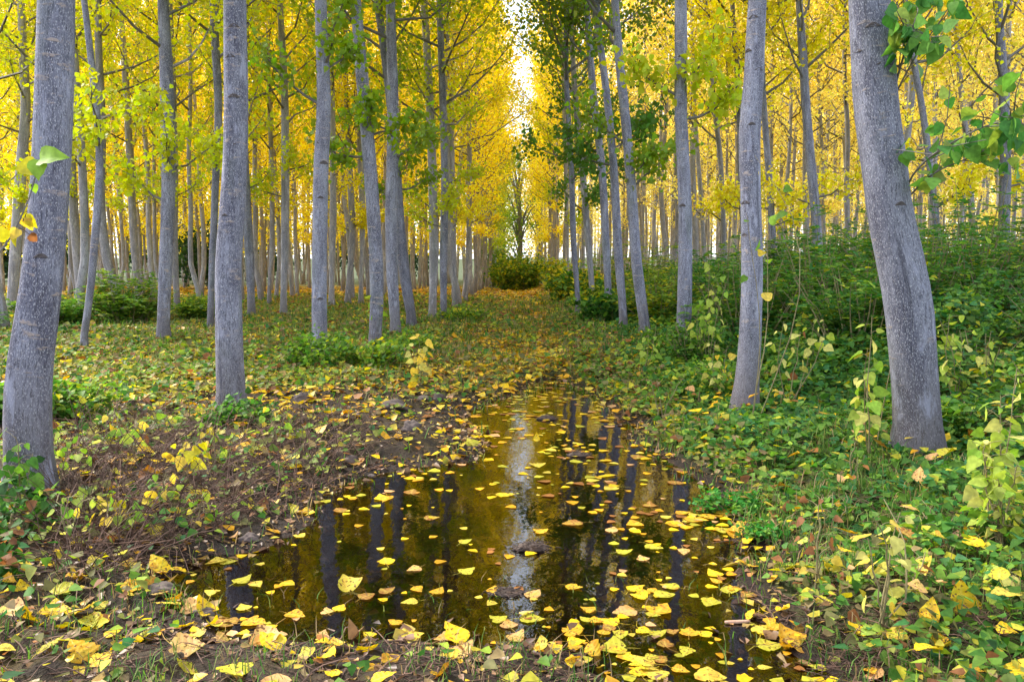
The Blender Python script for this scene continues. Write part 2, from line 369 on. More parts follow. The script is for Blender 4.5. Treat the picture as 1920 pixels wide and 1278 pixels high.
me = mesh_of('ground', np.stack([GX, GY, GZ], -1), GF, [M_GROUND], smoothf=True, pattr={'green': gr.ravel(), 'wet': wet.ravel(), 'silt': (1-smooth((SD+0.12)/0.12)).ravel(), 'litter': (lit*(1-smooth((GY-44)/8))).ravel()})
tag(link('ground', me), kind='structure')
pad = 0.35
x0, y0 = WP.min(0)-pad; x1, y1 = WP.max(0)+pad; y0 = max(y0, 0.3)
wx = np.linspace(x0, x1, 60); wy = np.linspace(y0, y1, 90); A, B = np.meshgrid(wx, wy, indexing='ij')
S = sdist(A, B); q = (np.arange(59)[:, None]*90 + np.arange(89)[None, :]); keep = (np.minimum.reduce([S[:-1, :-1], S[1:, :-1], S[1:, 1:], S[:-1, 1:]]) < 0.25)
q = q[keep]
me = mesh_of('water', np.stack([A, B, A*0], -1), np.stack([q, q+90, q+91, q+1], -1), [M_WATER], smoothf=True)
tag(link('water', me), kind='structure')

# ------------------------------------------------------------------ trees
def spline(P, n):
    P = np.asarray(P, float); t = np.concatenate([[0], np.cumsum(np.linalg.norm(np.diff(P[:, :3], axis=0), axis=1))])
    m = np.gradient(P, t, axis=0); u = np.linspace(0, t[-1], n); k = np.clip(np.searchsorted(t, u, side='right')-1, 0, len(t)-2)
    h = (t[k+1]-t[k])[:, None]; s = ((u-t[k])[:, None])/h
    return (2*s**3-3*s**2+1)*P[k] + (s**3-2*s**2+s)*h*m[k] + (-2*s**3+3*s**2)*P[k+1] + (s**3-s**2)*h*m[k+1]
def crown(axis_pts, zb, zt, r, nb=46, nl=160, L=(0.045, 0.075), rad=1.45, low=3, limbn=3, kite=True):
    """limbs + leaves around a stem; returns (limb V,F,uv) and (leaf V,F,rnd)"""
    la = Acc(); P = []; D = []
    zs = axis_pts[:, 2]
    for b in range(nb):
        f = (b+r.random())/nb
        if b < low: z0 = zb-0.9+0.9*r.random()
        else: z0 = zb + (zt-zb)*f**0.95
        k = (z0-zb)/(zt-zb)
        base = np.array([np.interp(z0, zs, axis_pts[:, 0]), np.interp(z0, zs, axis_pts[:, 1]), z0])
        az = b*2.4 + r.random()*0.9; prof = (0.62 + 0.55*min(1, max(k, 0)/0.12))*(1-0.62*max(k, 0)**1.3)
        el = math.radians(r.uniform(30, 58) - (12 if b < low else 0)); ln = rad*prof*r.uniform(0.75, 1.25)*1.35*(0.75 if b < low else 1)
        t = np.linspace(0, 1, 5)[:, None]
        h = np.array([math.cos(az), math.sin(az), 0])
        pts = base + h*ln*math.cos(el)*t*(1.12-0.2*t) + np.array([0, 0, 1])*ln*math.sin(el)*(t**1.25) + np.cumsum(r.normal(0, 0.03*ln, (5, 3)), 0)*(t > 0)
        rr = np.linspace(0.016+0.006*ln, 0.003, 5)
        V, Fq, U = tube(pts, rr, limbn); la.add(V, Fq, U)
        # side twigs
        nt_ = 5
        segs = [pts]
        for q_ in range(nt_):
            tt = r.uniform(0.25, 0.95); p0 = np.array([np.interp(tt, t[:, 0], pts[:, c]) for c in range(3)])
            d = unit(h*math.cos(el)+np.array([0, 0, math.sin(el)])+r.normal(0, 0.75, 3)); l2 = ln*r.uniform(0.2, 0.42)
            p = np.stack([p0, p0+d*l2*0.55+r.normal(0, 0.02, 3), p0+d*l2]); segs.append(p)
            V, Fq, U = tube(p, [0.006, 0.004, 0.0015], 3); la.add(V, Fq, U)
        m = int(nl*(0.55 + 0.6*prof)); 
        w = np.array([2.2]+[1]*nt_); idx = r.choice(len(segs), m, p=w/w.sum()); tt = r.random(m)**0.7
        for s_i in range(len(segs)):
            c = np.where(idx == s_i)[0]
            if not len(c): continue
            sp = segs[s_i]; u = np.linspace(0, 1, len(sp)); tv = 0.12+0.9*tt[c] if s_i == 0 else tt[c]
            q0 = np.stack([np.interp(tv, u, sp[:, kk]) for kk in range(3)], 1) + r.normal(0, 0.065+0.02*ln, (len(c), 3))
            P.append(q0)
    P = np.concatenate(P); n = len(P)
    Dv = rdir(n, r); Dv[:, 2] -= 0.55; Nv = rdir(n, r)
    Ls = r.uniform(L[0], L[1], n)
    if kite: V, Fq = kites(P, Dv, Nv, Ls*1.05, Ls*0.95); rep = 1
    else: V, Fq = hearts(P, Dv, Nv, Ls*1.05, Ls*1.0); rep = 2
    rnd = np.repeat(np.clip(r.normal(0.5, 0.24, n), 0, 1), rep)
    return la.get(), (V, Fq, rnd)
def crown_mesh(lv, lf, cv, cf, rnd):
    return mesh_of('crown', np.vstack([lv, cv]), np.vstack([lf, cf+len(lv)]), [M_LIMB, M_CROWN], mi=np.concatenate([np.zeros(len(lf)), np.ones(len(cf))]), fattr={'rnd': np.concatenate([np.zeros(len(lf)), rnd]), 'top': np.concatenate([np.zeros(len(lf)), np.clip((cv[cf[:, 0], 2]-4.2)/4.0, 0, 1)])})
def make_tree(name, loc, axis_pts, rad, label, group, colour, r, seg=10, zb=3.2, zt=15.0, cr=1.45, nb=46, nl=160, near=False, L=(0.05, 0.08), rough=0.03, kite=True, cat='tree'):
    """axis_pts in world space from base up"""
    root = empty(name, loc, label, cat, group)
    A = axis_pts - np.asarray(loc)
    V, Fq, U = tube(A, rad, seg, rough=rough, seed=r.random()*50)
    link('trunk', mesh_of('trunk', V, Fq, [M_BARK if near else M_BARKFAR], uv=U, smoothf=True), root)
    (lv, lf, lu), (cv, cf, cr_) = crown(A, zb, zt, r, nb, nl, L, cr, kite=kite)
    c = link('crown', crown_mesh(lv, lf, cv, cf, cr_), root)
    c.color = (*colour, 1)
    return root

GREEN = (0.24, 0.33, 0.03); YG = (0.52, 0.54, 0.03); GOLD = (0.92, 0.73, 0.06); PALE = (0.95, 0.76, 0.20); DGREEN = (0.11, 0.21, 0.03); MID = (0.74, 0.62, 0.035)
# (pixel track base -> up : x, y, width), label, colour, depth or None when the foot is visible, crown base
TR = [
 ([(58, 925, 92), (55, 780, 86), (59, 700, 83), (74, 600, 79), (86, 500, 74), (93, 400, 71), (97, 300, 70), (98, 150, 70), (98, 0, 67)], 'thick grey poplar trunk at the left edge, curving up beside the brambles', YG, None),
 ([(435, 775, 57), (432, 700, 54), (429, 600, 52), (427, 500, 51), (432, 400, 50), (437, 300, 47), (438, 200, 46), (437, 100, 45), (436, 0, 43)], 'stout smooth grey poplar standing on the mud bank left of the puddle', YG, None),
 ([(600, 668, 33), (598, 600, 31), (597, 500, 30), (599, 400, 30), (602, 300, 30), (608, 200, 28), (606, 100, 25), (603, 0, 23)], 'grey poplar with green ivy round its foot, left of the path', GREEN, None),
 ([(703, 650, 26), (706, 560, 28), (703, 450, 28), (697, 350, 27), (688, 230, 26), (678, 120, 24), (668, 0, 20)], 'grey poplar leaning left at the top with a leafy sprig low on its trunk', GREEN, None),
 ([(742, 628, 22), (736, 520, 24), (733, 400, 24), (735, 300, 24), (736, 200, 23), (734, 100, 20), (732, 0, 18)], 'straight grey poplar crossed behind by a leaning one, left of the path', GREEN, None),
 ([(773, 615, 20), (763, 540, 22), (752, 450, 22), (745, 350, 20), (738, 250, 18), (724, 130, 16), (708, 0, 15)], 'poplar leaning left from its foot at the edge of the path', GREEN, None),
 ([(811, 596, 18), (813, 480, 19), (811, 350, 18), (806, 200, 16), (800, 80, 15), (795, 0, 14)], 'straight poplar just past the leaning one in the left path row', YG, None),
 ([(832, 603, 15), (832, 480, 16), (834, 350, 15), (830, 200, 14), (824, 0, 12)], 'slim poplar close beside the straight one in the left path row', YG, None),
 ([(853, 580, 13), (848, 450, 13), (845, 300, 13), (838, 150, 12), (838, 0, 11)], 'slim poplar ninth along the left edge of the path', MID, None),
 ([(873, 565, 10), (880, 400, 10), (878, 200, 9), (874, 80, 8)], 'thin pale poplar tenth along the left edge of the path', MID, None),
 ([(307, 637, 27), (310, 500, 26), (313, 350, 26), (312, 250, 27), (309, 100, 24), (306, 0, 20)], 'straight grey poplar in the second row left of the path, yellow leaves at its foot', YG, None),
 ([(157, 658, 15), (166, 550, 14), (176, 430, 15), (186, 300, 14), (178, 160, 13), (162, 0, 11)], 'thin dark crooked poplar between the left edge trunk and the second row', YG, None),
 ([(395, 617, 14), (396, 500, 14), (403, 350, 14), (411, 200, 15), (404, 50, 15), (402, 0, 14)], 'slender dark poplar just left of the stout trunk on the mud bank', YG, None),
 ([(472, 594, 17), (466, 480, 18), (461, 370, 17), (458, 250, 14), (462, 0, 10)], 'grey poplar peering out right of the stout trunk on the mud bank', YG, None),
 ([(532, 592, 16), (535, 450, 16), (534, 300, 16), (532, 150, 14), (525, 0, 11)], 'slim grey poplar midway between the stout trunk and the ivied one', YG, None),
 ([(333, 582, 14), (328, 450, 14), (327, 330, 13), (324, 200, 12), (320, 0, 10)], 'slim poplar half hidden behind the straight second row trunk', YG, None),
 ([(152, 580, 18), (143, 480, 18), (138, 380, 17), (136, 260, 14), (134, 100, 12)], 'poplar leaning away behind the left edge trunk', YG, None),
 ([(24, 588, 24), (30, 450, 22), (38, 300, 20), (47, 200, 18), (45, 100, 16), (42, 0, 13)], 'grey poplar outside the thick trunk at the far left edge', YG, None),
 ([(260, 572, 16), (250, 450, 15), (244, 330, 14), (240, 200, 13), (232, 80, 11), (225, 0, 9)], 'poplar rising from the green bush at left', YG, None),
 ([(652, 572, 14), (660, 450, 13), (656, 330, 12), (650, 180, 10), (648, 60, 8)], 'slim curved poplar between the ivied trunk and its leaning neighbour', MID, None),
 ([(677, 570, 12), (679, 400, 12), (674, 250, 11), (670, 100, 9)], 'thin poplar close left of the trunk with the leafy sprig', MID, None),
 ([(622, 577, 15), (625, 400, 14), (623, 250, 12), (620, 60, 9)], 'slim poplar tight behind the ivied trunk on its right', MID, None),
 ([(505, 572, 10), (510, 450, 10), (508, 300, 9), (504, 150, 8)], 'very thin poplar left of the slim grey midway one', MID, None),
 ([(1720, 852, 95), (1710, 700, 88), (1694, 560, 90), (1675, 470, 86), (1660, 400, 84), (1649, 300, 82), (1637, 200, 80), (1632, 100, 79), (1627, 0, 75)], 'thickest pale rough poplar on the right bank, leaning left, with leafy branches', YG, None),
 ([(1396, 768, 52), (1401, 700, 47), (1407, 560, 42), (1408, 500, 42), (1406, 350, 40), (1406, 250, 42), (1415, 150, 39), (1420, 50, 36), (1423, 0, 35)], 'blue grey poplar on the right bank with a split base', YG, None),
 ([(1280, 664, 32), (1283, 560, 30), (1284, 500, 29), (1285, 400, 27), (1282, 300, 26), (1278, 200, 25), (1279, 100, 25), (1278, 0, 24)], 'mauve grey poplar third from the front in the right path row', YG, None),
 ([(1210, 630, 22), (1202, 560, 22), (1195, 500, 22), (1185, 350, 20), (1171, 200, 19), (1160, 100, 17), (1152, 0, 15)], 'grey poplar leaning left, fourth in the right path row', GREEN, None),
 ([(1169, 620, 18), (1160, 475, 18), (1152, 325, 16), (1140, 200, 15), (1125, 80, 13), (1118, 0, 11)], 'dark leaning poplar, fifth in the right path row', DGREEN, None),
 ([(1141, 597, 17), (1135, 450, 16), (1127, 300, 15), (1115, 200, 15), (1107, 100, 13), (1100, 0, 11)], 'leaning poplar with green crown, sixth in the right path row', DGREEN, None),
 ([(1111, 583, 15), (1100, 425, 14), (1090, 300, 13), (1080, 200, 12), (1072, 60, 10)], 'leaning poplar, seventh in the right path row', DGREEN, None),
 ([(1084, 592, 12), (1075, 450, 12), (1070, 300, 11), (1062, 150, 10), (1062, 0, 9)], 'thin poplar with yellow leaves up its stem, nearest the path on the right', DGREEN, None),
 ([(1065, 556, 9), (1062, 350, 9), (1056, 150, 7)], 'thin grey poplar behind the yellow leaved stem', YG, None),
 ([(1038, 536, 7), (1030, 375, 6), (1026, 200, 5)], 'very thin poplar inside the path on the right', MID, None),
 ([(1533, 560, 22), (1533, 450, 20), (1522, 300, 18), (1513, 200, 17), (1505, 100, 16), (1497, 0, 13)], 'dark straight poplar in the second row right, fork of branches near its top', MID, 13.5),
 ([(1460, 600, 15), (1455, 500, 14), (1445, 350, 13), (1435, 220, 12), (1428, 100, 10)], 'dark slim poplar just right of the blue grey trunk', MID, 14.5),
 ([(1358, 560, 11), (1357, 470, 10), (1350, 300, 10), (1335, 150, 9), (1325, 0, 7)], 'thin dark poplar left of the blue grey trunk', MID, 18),
 ([(1395, 560, 11), (1390, 350, 11), (1387, 250, 11), (1380, 125, 10), (1372, 0, 9)], 'dark poplar hidden below by the blue grey trunk', MID, 15.5),
 ([(1548, 560, 8), (1545, 450, 8), (1543, 300, 7), (1533, 130, 7)], 'very thin poplar right of the dark straight second row one', PALE, 25),
 ([(1765, 580, 15), (1760, 480, 14), (1745, 350, 13), (1725, 180, 12), (1710, 90, 11), (1700, 0, 10)], 'dark leaning poplar right of the thickest pale trunk', MID, 13),
 ([(1887, 580, 23), (1885, 490, 22), (1882, 300, 20), (1878, 150, 17), (1873, 0, 14)], 'straight olive grey poplar near the right edge', MID, 13),
 ([(1826, 560, 12), (1822, 440, 12), (1812, 250, 11), (1800, 120, 10), (1790, 0, 9)], 'slim dark poplar left of the straight one near the right edge', PALE, 17),
 ([(1320, 560, 9), (1317, 425, 9), (1302, 185, 8), (1298, 50, 7)], 'thin poplar just right of the mauve grey trunk', PALE, 20),
]
placed = []; manual = []
for idx, (tr, label, colour, depth) in enumerate(TR):
    r = np.random.default_rng(100+idx)
    if depth is None: p = hit(tr[0][0], tr[0][1]); Y = p[1]
    else: Y = depth
    P = []
    for (x, y, w) in tr:
        a = at(x, y, Y); P.append([*a, w/F*Y/2*0.93])
    P = np.array(P)
    gz = g1(P[0, 0], Y)
    if depth is not None: P[0, 2] = gz
    foot = P[0].copy(); foot[2] = gz-0.12; foot[3] *= 1.12
    P[0, 2] = max(P[0, 2], gz+0.01) if depth is None else gz+0.02
    # depth sway, so the stems bow in every direction, not only across the view
    n = len(P); hgt = P[:, 2]-gz
    P[:, 1] += np.sin(hgt*0.9+r.random()*6)*0.05*np.clip(hgt, 0, 1)
    P = np.vstack([foot, P])
    # carry on above the frame
    zt = r.uniform(14.5, 17); last = P[-1]; sl = (P[-1, :2]-P[-2, :2])/(P[-1, 2]-P[-2, 2])*0.45
    ztop = last[2]; ups = []
    for k in range(1, 6):
        t = k/5; z = ztop + (zt-ztop)*t
        ups.append([last[0]+sl[0]*(z-ztop)*(1-0.7*t)+r.normal(0, 0.04), last[1]+r.normal(0, 0.06), z, max(0.006, last[3]*(1-t)**0.8)])
    P = np.vstack([P, ups])
    S = spline(P, 110 if Y < 8 else 50); S[:, 3] = np.clip(S[:, 3], 0.004, None)
    # butt flare
    hz = S[:, 2]-gz; S[:, 3] *= 1+0.24*np.exp(-np.clip(hz, 0, None)/0.09)
    near = Y < 16
    hide = Y > 11
    zb = r.uniform(2.7, 3.4) if Y > 10 else (3.3 if Y > 7.5 else 4.3)
    nb, nl = (52, 210)
    if Y < 8: nb, nl = 40, 150
    t = make_tree('poplar_tree', (foot[0], foot[1], gz), S[:, :3], S[:, 3], label, 'poplar trees of the plantation', colour, r, seg=28 if Y < 8 else (14 if Y < 16 else 9),
                  zb=zb-gz, zt=zt-gz, nb=nb, nl=nl, near=near, kite=Y > 12, L=(0.05, 0.082), cr=1.35, rough=0.05 if Y < 8 else 0.03)
    if idx == 23: t.children[0].data.materials[0] = M_ROUGH
    placed.append((foot[0], foot[1])); manual.append((t, S, gz, Y))
print('manual trees', time.time()-T0)

# eye-shaped branch scars on the nearest trunks
def scar(t, S, gz, px, py, size):
    Y = S[2, 1]; k = np.argmin(np.abs(project(S[:, :3])[1]-py)); c = S[k, :3]; r_ = S[k, 3]
    X = at(px, py, c[1]-r_)[0]; dx = np.clip(X-c[0], -r_*0.93, r_*0.93); dy = -math.sqrt(max(r_*r_-dx*dx, 1e-6))
    n = np.array([dx, dy, 0])/r_; tng = np.array([-n[1], n[0], 0]); up = np.array([0, 0, 1.0])
    pos = np.array([c[0]+dx, c[1]+dy, at(px, py, c[1]+dy)[2]])
    rg = 10; cols = []; 
    a = np.linspace(0, 2*PI, 15)[:-1]
    for rr, h in ((1.0, -0.003), (0.8, 0.0015), (0.6, 0.003), (0.4, 0.0005), (0.2, 0.001)):
        e = size*rr
        cols.append(pos + n*(h*1.0) + tng*(np.cos(a)*e*1.25)[:, None]*-1 + up*((np.sin(a)*np.abs(np.sin(a))*e*np.where(np.sin(a) > 0, 0.62, 0.34) - 0.28*e*np.abs(np.cos(a))**1.5)[:, None]))
    V = np.concatenate(cols); m = 14; Fq = []
    for q_ in range(4):
        for w in range(m): Fq.append([q_*m+w, q_*m+(w+1) % m, (q_+1)*m+(w+1) % m, (q_+1)*m+w])
    V = V - np.array(t.location)
    o = link('branch_scar', mesh_of('branch_scar', V, [np.array(Fq), np.arange(4*m, 5*m)[None, :]], [M_SCAR], smoothf=True), t)
for ti, lst in {0: [(75, 480, 10)], 1: [(438, 48, 8), (431, 105, 8), (438, 180, 9), (440, 270, 3), (421, 403, 5), (434, 62, 3)], 2: [(607, 305, 7), (593, 268, 5), (601, 370, 5), (600, 560, 5)],
                23: [(1638, 47, 11), (1658, 118, 12), (1598, 96, 8), (1690, 382, 9)], 24: [(1413, 32, 8), (1405, 95, 7), (1423, 130, 7), (1410, 232, 6), (1399, 380, 8), (1398, 440, 6)],
                25: [(1277, 105, 5), (1282, 135, 5), (1280, 385, 6), (1277, 195, 4)], 10: [(313, 228, 5), (312, 262, 4), (316, 190, 3)], 3: [(700, 310, 4), (690, 200, 4)], 4: [(732, 255, 5), (734, 330, 4)], 5: [(745, 310, 5)]}.items():
    t, S, gz, Y = manual[ti]
    for (px, py, s) in lst: scar(t, S, gz, px, py, s/F*Y)

# plantation grid: variants shared between copies
def variant(seed, L=(0.055, 0.09), nb=42, nl=150):
    r = np.random.default_rng(seed); zt = r.uniform(14, 16.5)
    z = np.array([-0.15, 0, 1, 2.2, 3.5, 5, 8, 12, zt]); n = len(z)
    off = np.cumsum(r.normal(0, 0.055, (n, 2)), 0) - 0; off[:2] = 0; lean = r.normal(0, 0.012, 2)
    bow = 0.16*np.sin(np.clip(z, 0, 4)/4*PI)[:, None]*np.array([math.cos(seed), math.sin(seed)])*r.uniform(0.2, 1.2)
    xy = off + lean*np.clip(z, 0, None)[:, None] + bow
    R = 0.078*r.uniform(0.8, 1.15); rad = np.interp(z, [-0.2, 0, 1, 4, zt], [R*1.2, R*1.12, R, R*0.82, 0.008])
    S = spline(np.column_stack([xy, z, rad]), 26); S[:, 3] = np.clip(S[:, 3], 0.004, None)
    V, Fq, U = tube(S[:, :3], S[:, 3], 9, rough=0.03, seed=seed)
    tm = mesh_of('trunk', V, Fq, [M_BARKFAR], uv=U, smoothf=True)
    (lv, lf, lu), (cv, cf, rn) = crown(S[:, :3], r.uniform(2.8, 3.8), zt, r, nb, nl, L, 1.4, low=2)
    return tm, crown_mesh(lv, lf, cv, cf, rn)
VARS = [variant(s) for s in range(20, 28)]
SPARSE = [variant(s, nb=46, nl=66) for s in range(40, 46)]
print('variants', time.time()-T0)
cand = []
gr_ = np.random.default_rng(55)
rows = [0.01, -1.95, 1.85] + [-4.9-2.9*k for k in range(26)] + [4.9+2.9*k for k in range(28)]
for xr in rows:
    if xr == 0.01: continue
    y = 11.0 + gr_.random()*2
    while y < 86:
        x = xr + 0.01*y + gr_.normal(0, 0.16); yy = y + gr_.normal(0, 0.25); y += 1.9
        if abs(x) > 0.645*yy + 2.2: continue
        if xr < -3 and yy > 78 - 0.5*abs(xr): continue            # the plantation ends on the left, sky shows under the crowns
        if xr == -1.95 and yy < 19.5: continue
        if xr == 1.85 and yy < 24: continue
        if xr == 1.85 and gr_.random() < 0.15: continue
        if -6 < xr < -3 and yy < 15.5: continue
        if 3 < xr < 6 and yy < 17: continue
        if xr > 6 and yy < 15: continue
        if min((x-a)**2+(yy-b)**2 for a, b in placed) < 1.1: continue
        cand.append((x, yy, xr))
cand.sort(key=lambda c: c[1]+0.15*abs(c[0]))
NIND = 250
def crown_colour(x, y, xr, r):
    j = r.normal(0, 0.05)
    if xr == -1.95:
        k = np.clip((y-14)/8, 0, 1); c = np.array(YG)*(1-k)+np.array(GOLD)*k
        if y > 38: c = np.array([0.42, 0.46, 0.03])
    elif xr < 0:
        k = np.clip((y-13)/14+r.normal(0, 0.25), 0, 1); c = np.array(YG)*(1-k)+np.array(GOLD)*k*0.95
    elif xr == 1.85: k = np.clip((y-18)/10, 0, 1); c = np.array((0.4, 0.42, 0.04))*(1-k)+np.array(GOLD)*k
    else:
        k = np.clip((y-12)/8, 0, 1); c = np.array(MID)*(1-k)+np.array(PALE)*k
    return tuple(np.clip(c*(1+j), 0.01, 1))
ORD = 'zeroth first second third fourth fifth sixth seventh eighth ninth tenth eleventh twelfth thirteenth fourteenth fifteenth sixteenth seventeenth eighteenth nineteenth twentieth'.split()
cnt = {}
for kk, (x, y, xr) in enumerate(cand[:NIND]):
    r = np.random.default_rng(900+kk); z = g1(x, y)
    if xr == -1.95: label, group = 'poplar with a golden crown lining the left edge of the leaf covered path', 'poplars lining the far path on the left'
    elif xr == 1.85: label, group = 'thin poplar lining the right edge of the path far ahead', 'poplars lining the far path on the right'
    elif xr < 0:
        label, group = (('slim grey poplar in the mid distance of the left plantation', 'mid distance poplars left') if y < 22 else ('thin pale poplar deep in the left plantation against the sky', 'deep poplars left of the path'))
    else:
        label, group = (('slim poplar rising behind the green shrubs of the right bank', 'mid distance poplars right') if y < 24 else ('thin pale poplar trunk deep in the golden plantation on the right', 'deep poplars right of the path'))
    cnt[xr] = cnt.get(xr, 0)+1; q_ = cnt[xr]; rown = 1 if abs(xr) < 3 else int(round((abs(xr)-4.9)/2.9))+2
    if xr == -1.95 and q_ <= 8: label = 'golden crowned poplar, %s from the front along the left edge of the path' % ORD[q_+10]
    elif rown >= 3 and y < 30 and q_ < 12: label = 'slim poplar, %s from the front in the %s row %s of the path' % (ORD[q_], ORD[min(rown, 20)], 'left' if xr < 0 else 'right')
    root = empty('poplar_tree', (x, y, z), label, 'tree', group)
    s = r.uniform(0.9, 1.08); sz = r.uniform(0.92, 1.08); s2 = s*(1.18 if xr == -1.95 and y > 22 else 1.0); root.scale = (s2, s2, sz); root.rotation_euler[2] = r.uniform(0, 6.28)
    root.rotation_euler[0] = r.normal(0, 0.012); root.rotation_euler[1] = r.normal(0, 0.012)
    pool = SPARSE if xr > 3 and r.random() < 0.8 else VARS; tm, cm = pool[r.integers(len(pool))]
    link('trunk', tm, root); c = link('crown', cm, root); c.color = (*crown_colour(x, y, xr, r), 1)
# the rest of the plantation reads as one mass
fv = Acc(); ft = Acc(); cols = []
rf = np.random.default_rng(77)
far = cand[NIND:]
print('grid', len(cand), 'far', len(far))
for (x, y, xr) in far:
    z = g1(x, y); zt = rf.uniform(13, 16); n = 720
    b = rf.normal(0, 0.25, 2)
    pts = np.array([[x, y, z-0.1], [x+b[0]*0.5, y, z+2.5], [x+b[0]*0.6, y+b[1], z+6], [x+b[0], y+b[1], z+zt]])
    V, Fq, U = tube(pts, [0.085, 0.075, 0.06, 0.01], 5); ft.add(V, Fq, U)
    k = rf.random(n)**0.9; h = 1.9 + (zt-1.6)*k**0.85; rr = 1.55*(1-0.6*k)*np.minimum(1, 0.5+k*4)
    cl = rf.integers(0, 26, n); ca = cl*2.4+rf.normal(0, 0.25, n); rad = rr*np.sqrt(rf.random(n))
    P = np.stack([x+b[0]*0.8+np.cos(ca)*rad, y+b[1]*0.8+np.sin(ca)*rad, z+h], 1)
    L = rf.uniform(0.12, 0.2, n); V, Fq = kites(P, rdir(n, rf), rdir(n, rf), L, L*0.85); fv.add(V, Fq)
    c = np.array(crown_colour(x, y, xr, rf)); cols.append(np.clip(c[None, :]*rf.uniform(0.75, 1.2, (n, 1)), 0, 1))
V, Fq, _ = fv.get(); V2, F2, U2 = ft.get()
colr = np.concatenate(cols)
me = mesh_of('distant_poplars', np.vstack([V2, V]), np.vstack([F2, Fq+len(V2)]), [M_BARKFAR, M_TINT], uv=np.vstack([U2, np.zeros((len(V), 2))]), mi=np.concatenate([np.zeros(len(F2)), np.ones(len(Fq))]),
             fattr={'tint': np.vstack([np.tile([[0.3, 0.3, 0.32]], (len(F2), 1)), colr])})
tag(link('distant_poplars', me), 'mass of golden poplars at the far end of the plantation', 'trees', None, 'stuff')
print('trees done', time.time()-T0)

# ------------------------------------------------------------------ plants
def tint(n, cols, w, r, var=0.18):
    cols = np.array(cols); k = r.choice(len(cols), n, p=np.array(w)/sum(w))
    return np.clip(cols[k]*(1+r.normal(0, var, (n, 1))), 0.004, 1)
def shrub(loc, h, rad, cols, w, label, cat, group=None, n=26, seed=1, name='leafy_shrub', leaf=0.075, per=9, pinn=True, up=0.6):
    """stems fanned from a base, each with compound leaves"""
    r = np.random.default_rng(seed); root = empty(name, loc, label, cat, group); a = Acc(); P = []; D = []; Ls = []
    for s in range(n):
        az = r.random()*6.28; sp = rad*math.sqrt(r.random()); hh = h*r.uniform(0.55, 1.0)*(1-0.35*(sp/rad)**2)
        b = np.array([math.cos(az), math.sin(az), 0])*sp*0.45; e = np.array([math.cos(az), math.sin(az), 0])*sp*1.05
        t = np.linspace(0, 1, 5)[:, None]; pts = b + (e-b)*t**1.4 + np.array([0, 0, hh])*t + np.cumsum(r.normal(0, 0.018*h, (5, 3)), 0)*t
        pts[0, 2] = -0.06
        V, Fq, U = tube(pts, np.linspace(0.006+0.003*h, 0.002, 5), 4); a.add(V, Fq, U)
        for q_ in range(per):
            tt = r.uniform(0.12, 1); p0 = np.array([np.interp(tt, t[:, 0], pts[:, c]) for c in range(3)])
            d = unit(np.array([*r.normal(0, 1, 2), up*r.normal(0.3, 0.5)])); 
            ll = leaf*r.uniform(1.6, 3.2)
            if pinn:
                side = unit(np.cross(d, [0, 0, 1.0])); m = 7
                for m_ in range(m):
                    f = (m_//2+1)/4.0; sg = 1 if m_ % 2 else -1
                    if m_ == 6: P.append(p0+d*ll*0.8); D.append(d)
                    else: P.append(p0+d*ll*f*0.85+np.array([0, 0, -0.1*ll*f*f])); D.append(unit(d*0.55+side*sg))
                    Ls.append(leaf*r.uniform(0.75, 1.15))
            else:
                for m_ in range(4): P.append(p0+r.normal(0, leaf*0.9, 3)); D.append(unit(d+r.normal(0, 0.6, 3))); Ls.append(leaf*r.uniform(0.7, 1.3))
    P = np.array(P); D = np.array(D); Ls = np.array(Ls); n_ = len(P)
    Nn = unit(np.array([0, 0, 1.0])+r.normal(0, 0.35, (n_, 3)))
    wd = 0.42 if pinn else 0.85
    V, Fq = hearts(P, D, Nn, Ls, Ls*wd, 0.15, 0.12)
    Vs, Fs, Us = a.get()
    link('stems', mesh_of('stems', Vs, Fs, [M_STEM], smoothf=True), root)
    # one colour mood per stem group
    link('leaves', mesh_of('leaves', V, Fq, [M_TINT], fattr={'tint': np.repeat(tint(n_, cols, w, r), 2, 0)}), root)
    return root
G1 = (0.04, 0.12, 0.025); G2 = (0.075, 0.20, 0.03); G3 = (0.15, 0.29, 0.04); G4 = (0.30, 0.42, 0.05); Y1 = (0.62, 0.56, 0.05); Y2 = (0.72, 0.66, 0.16); BR = (0.28, 0.12, 0.05); OR = (0.6, 0.3, 0.06)
def g3(x, y, dz=0): return (x, y, g1(x, y)+dz)
k = 0
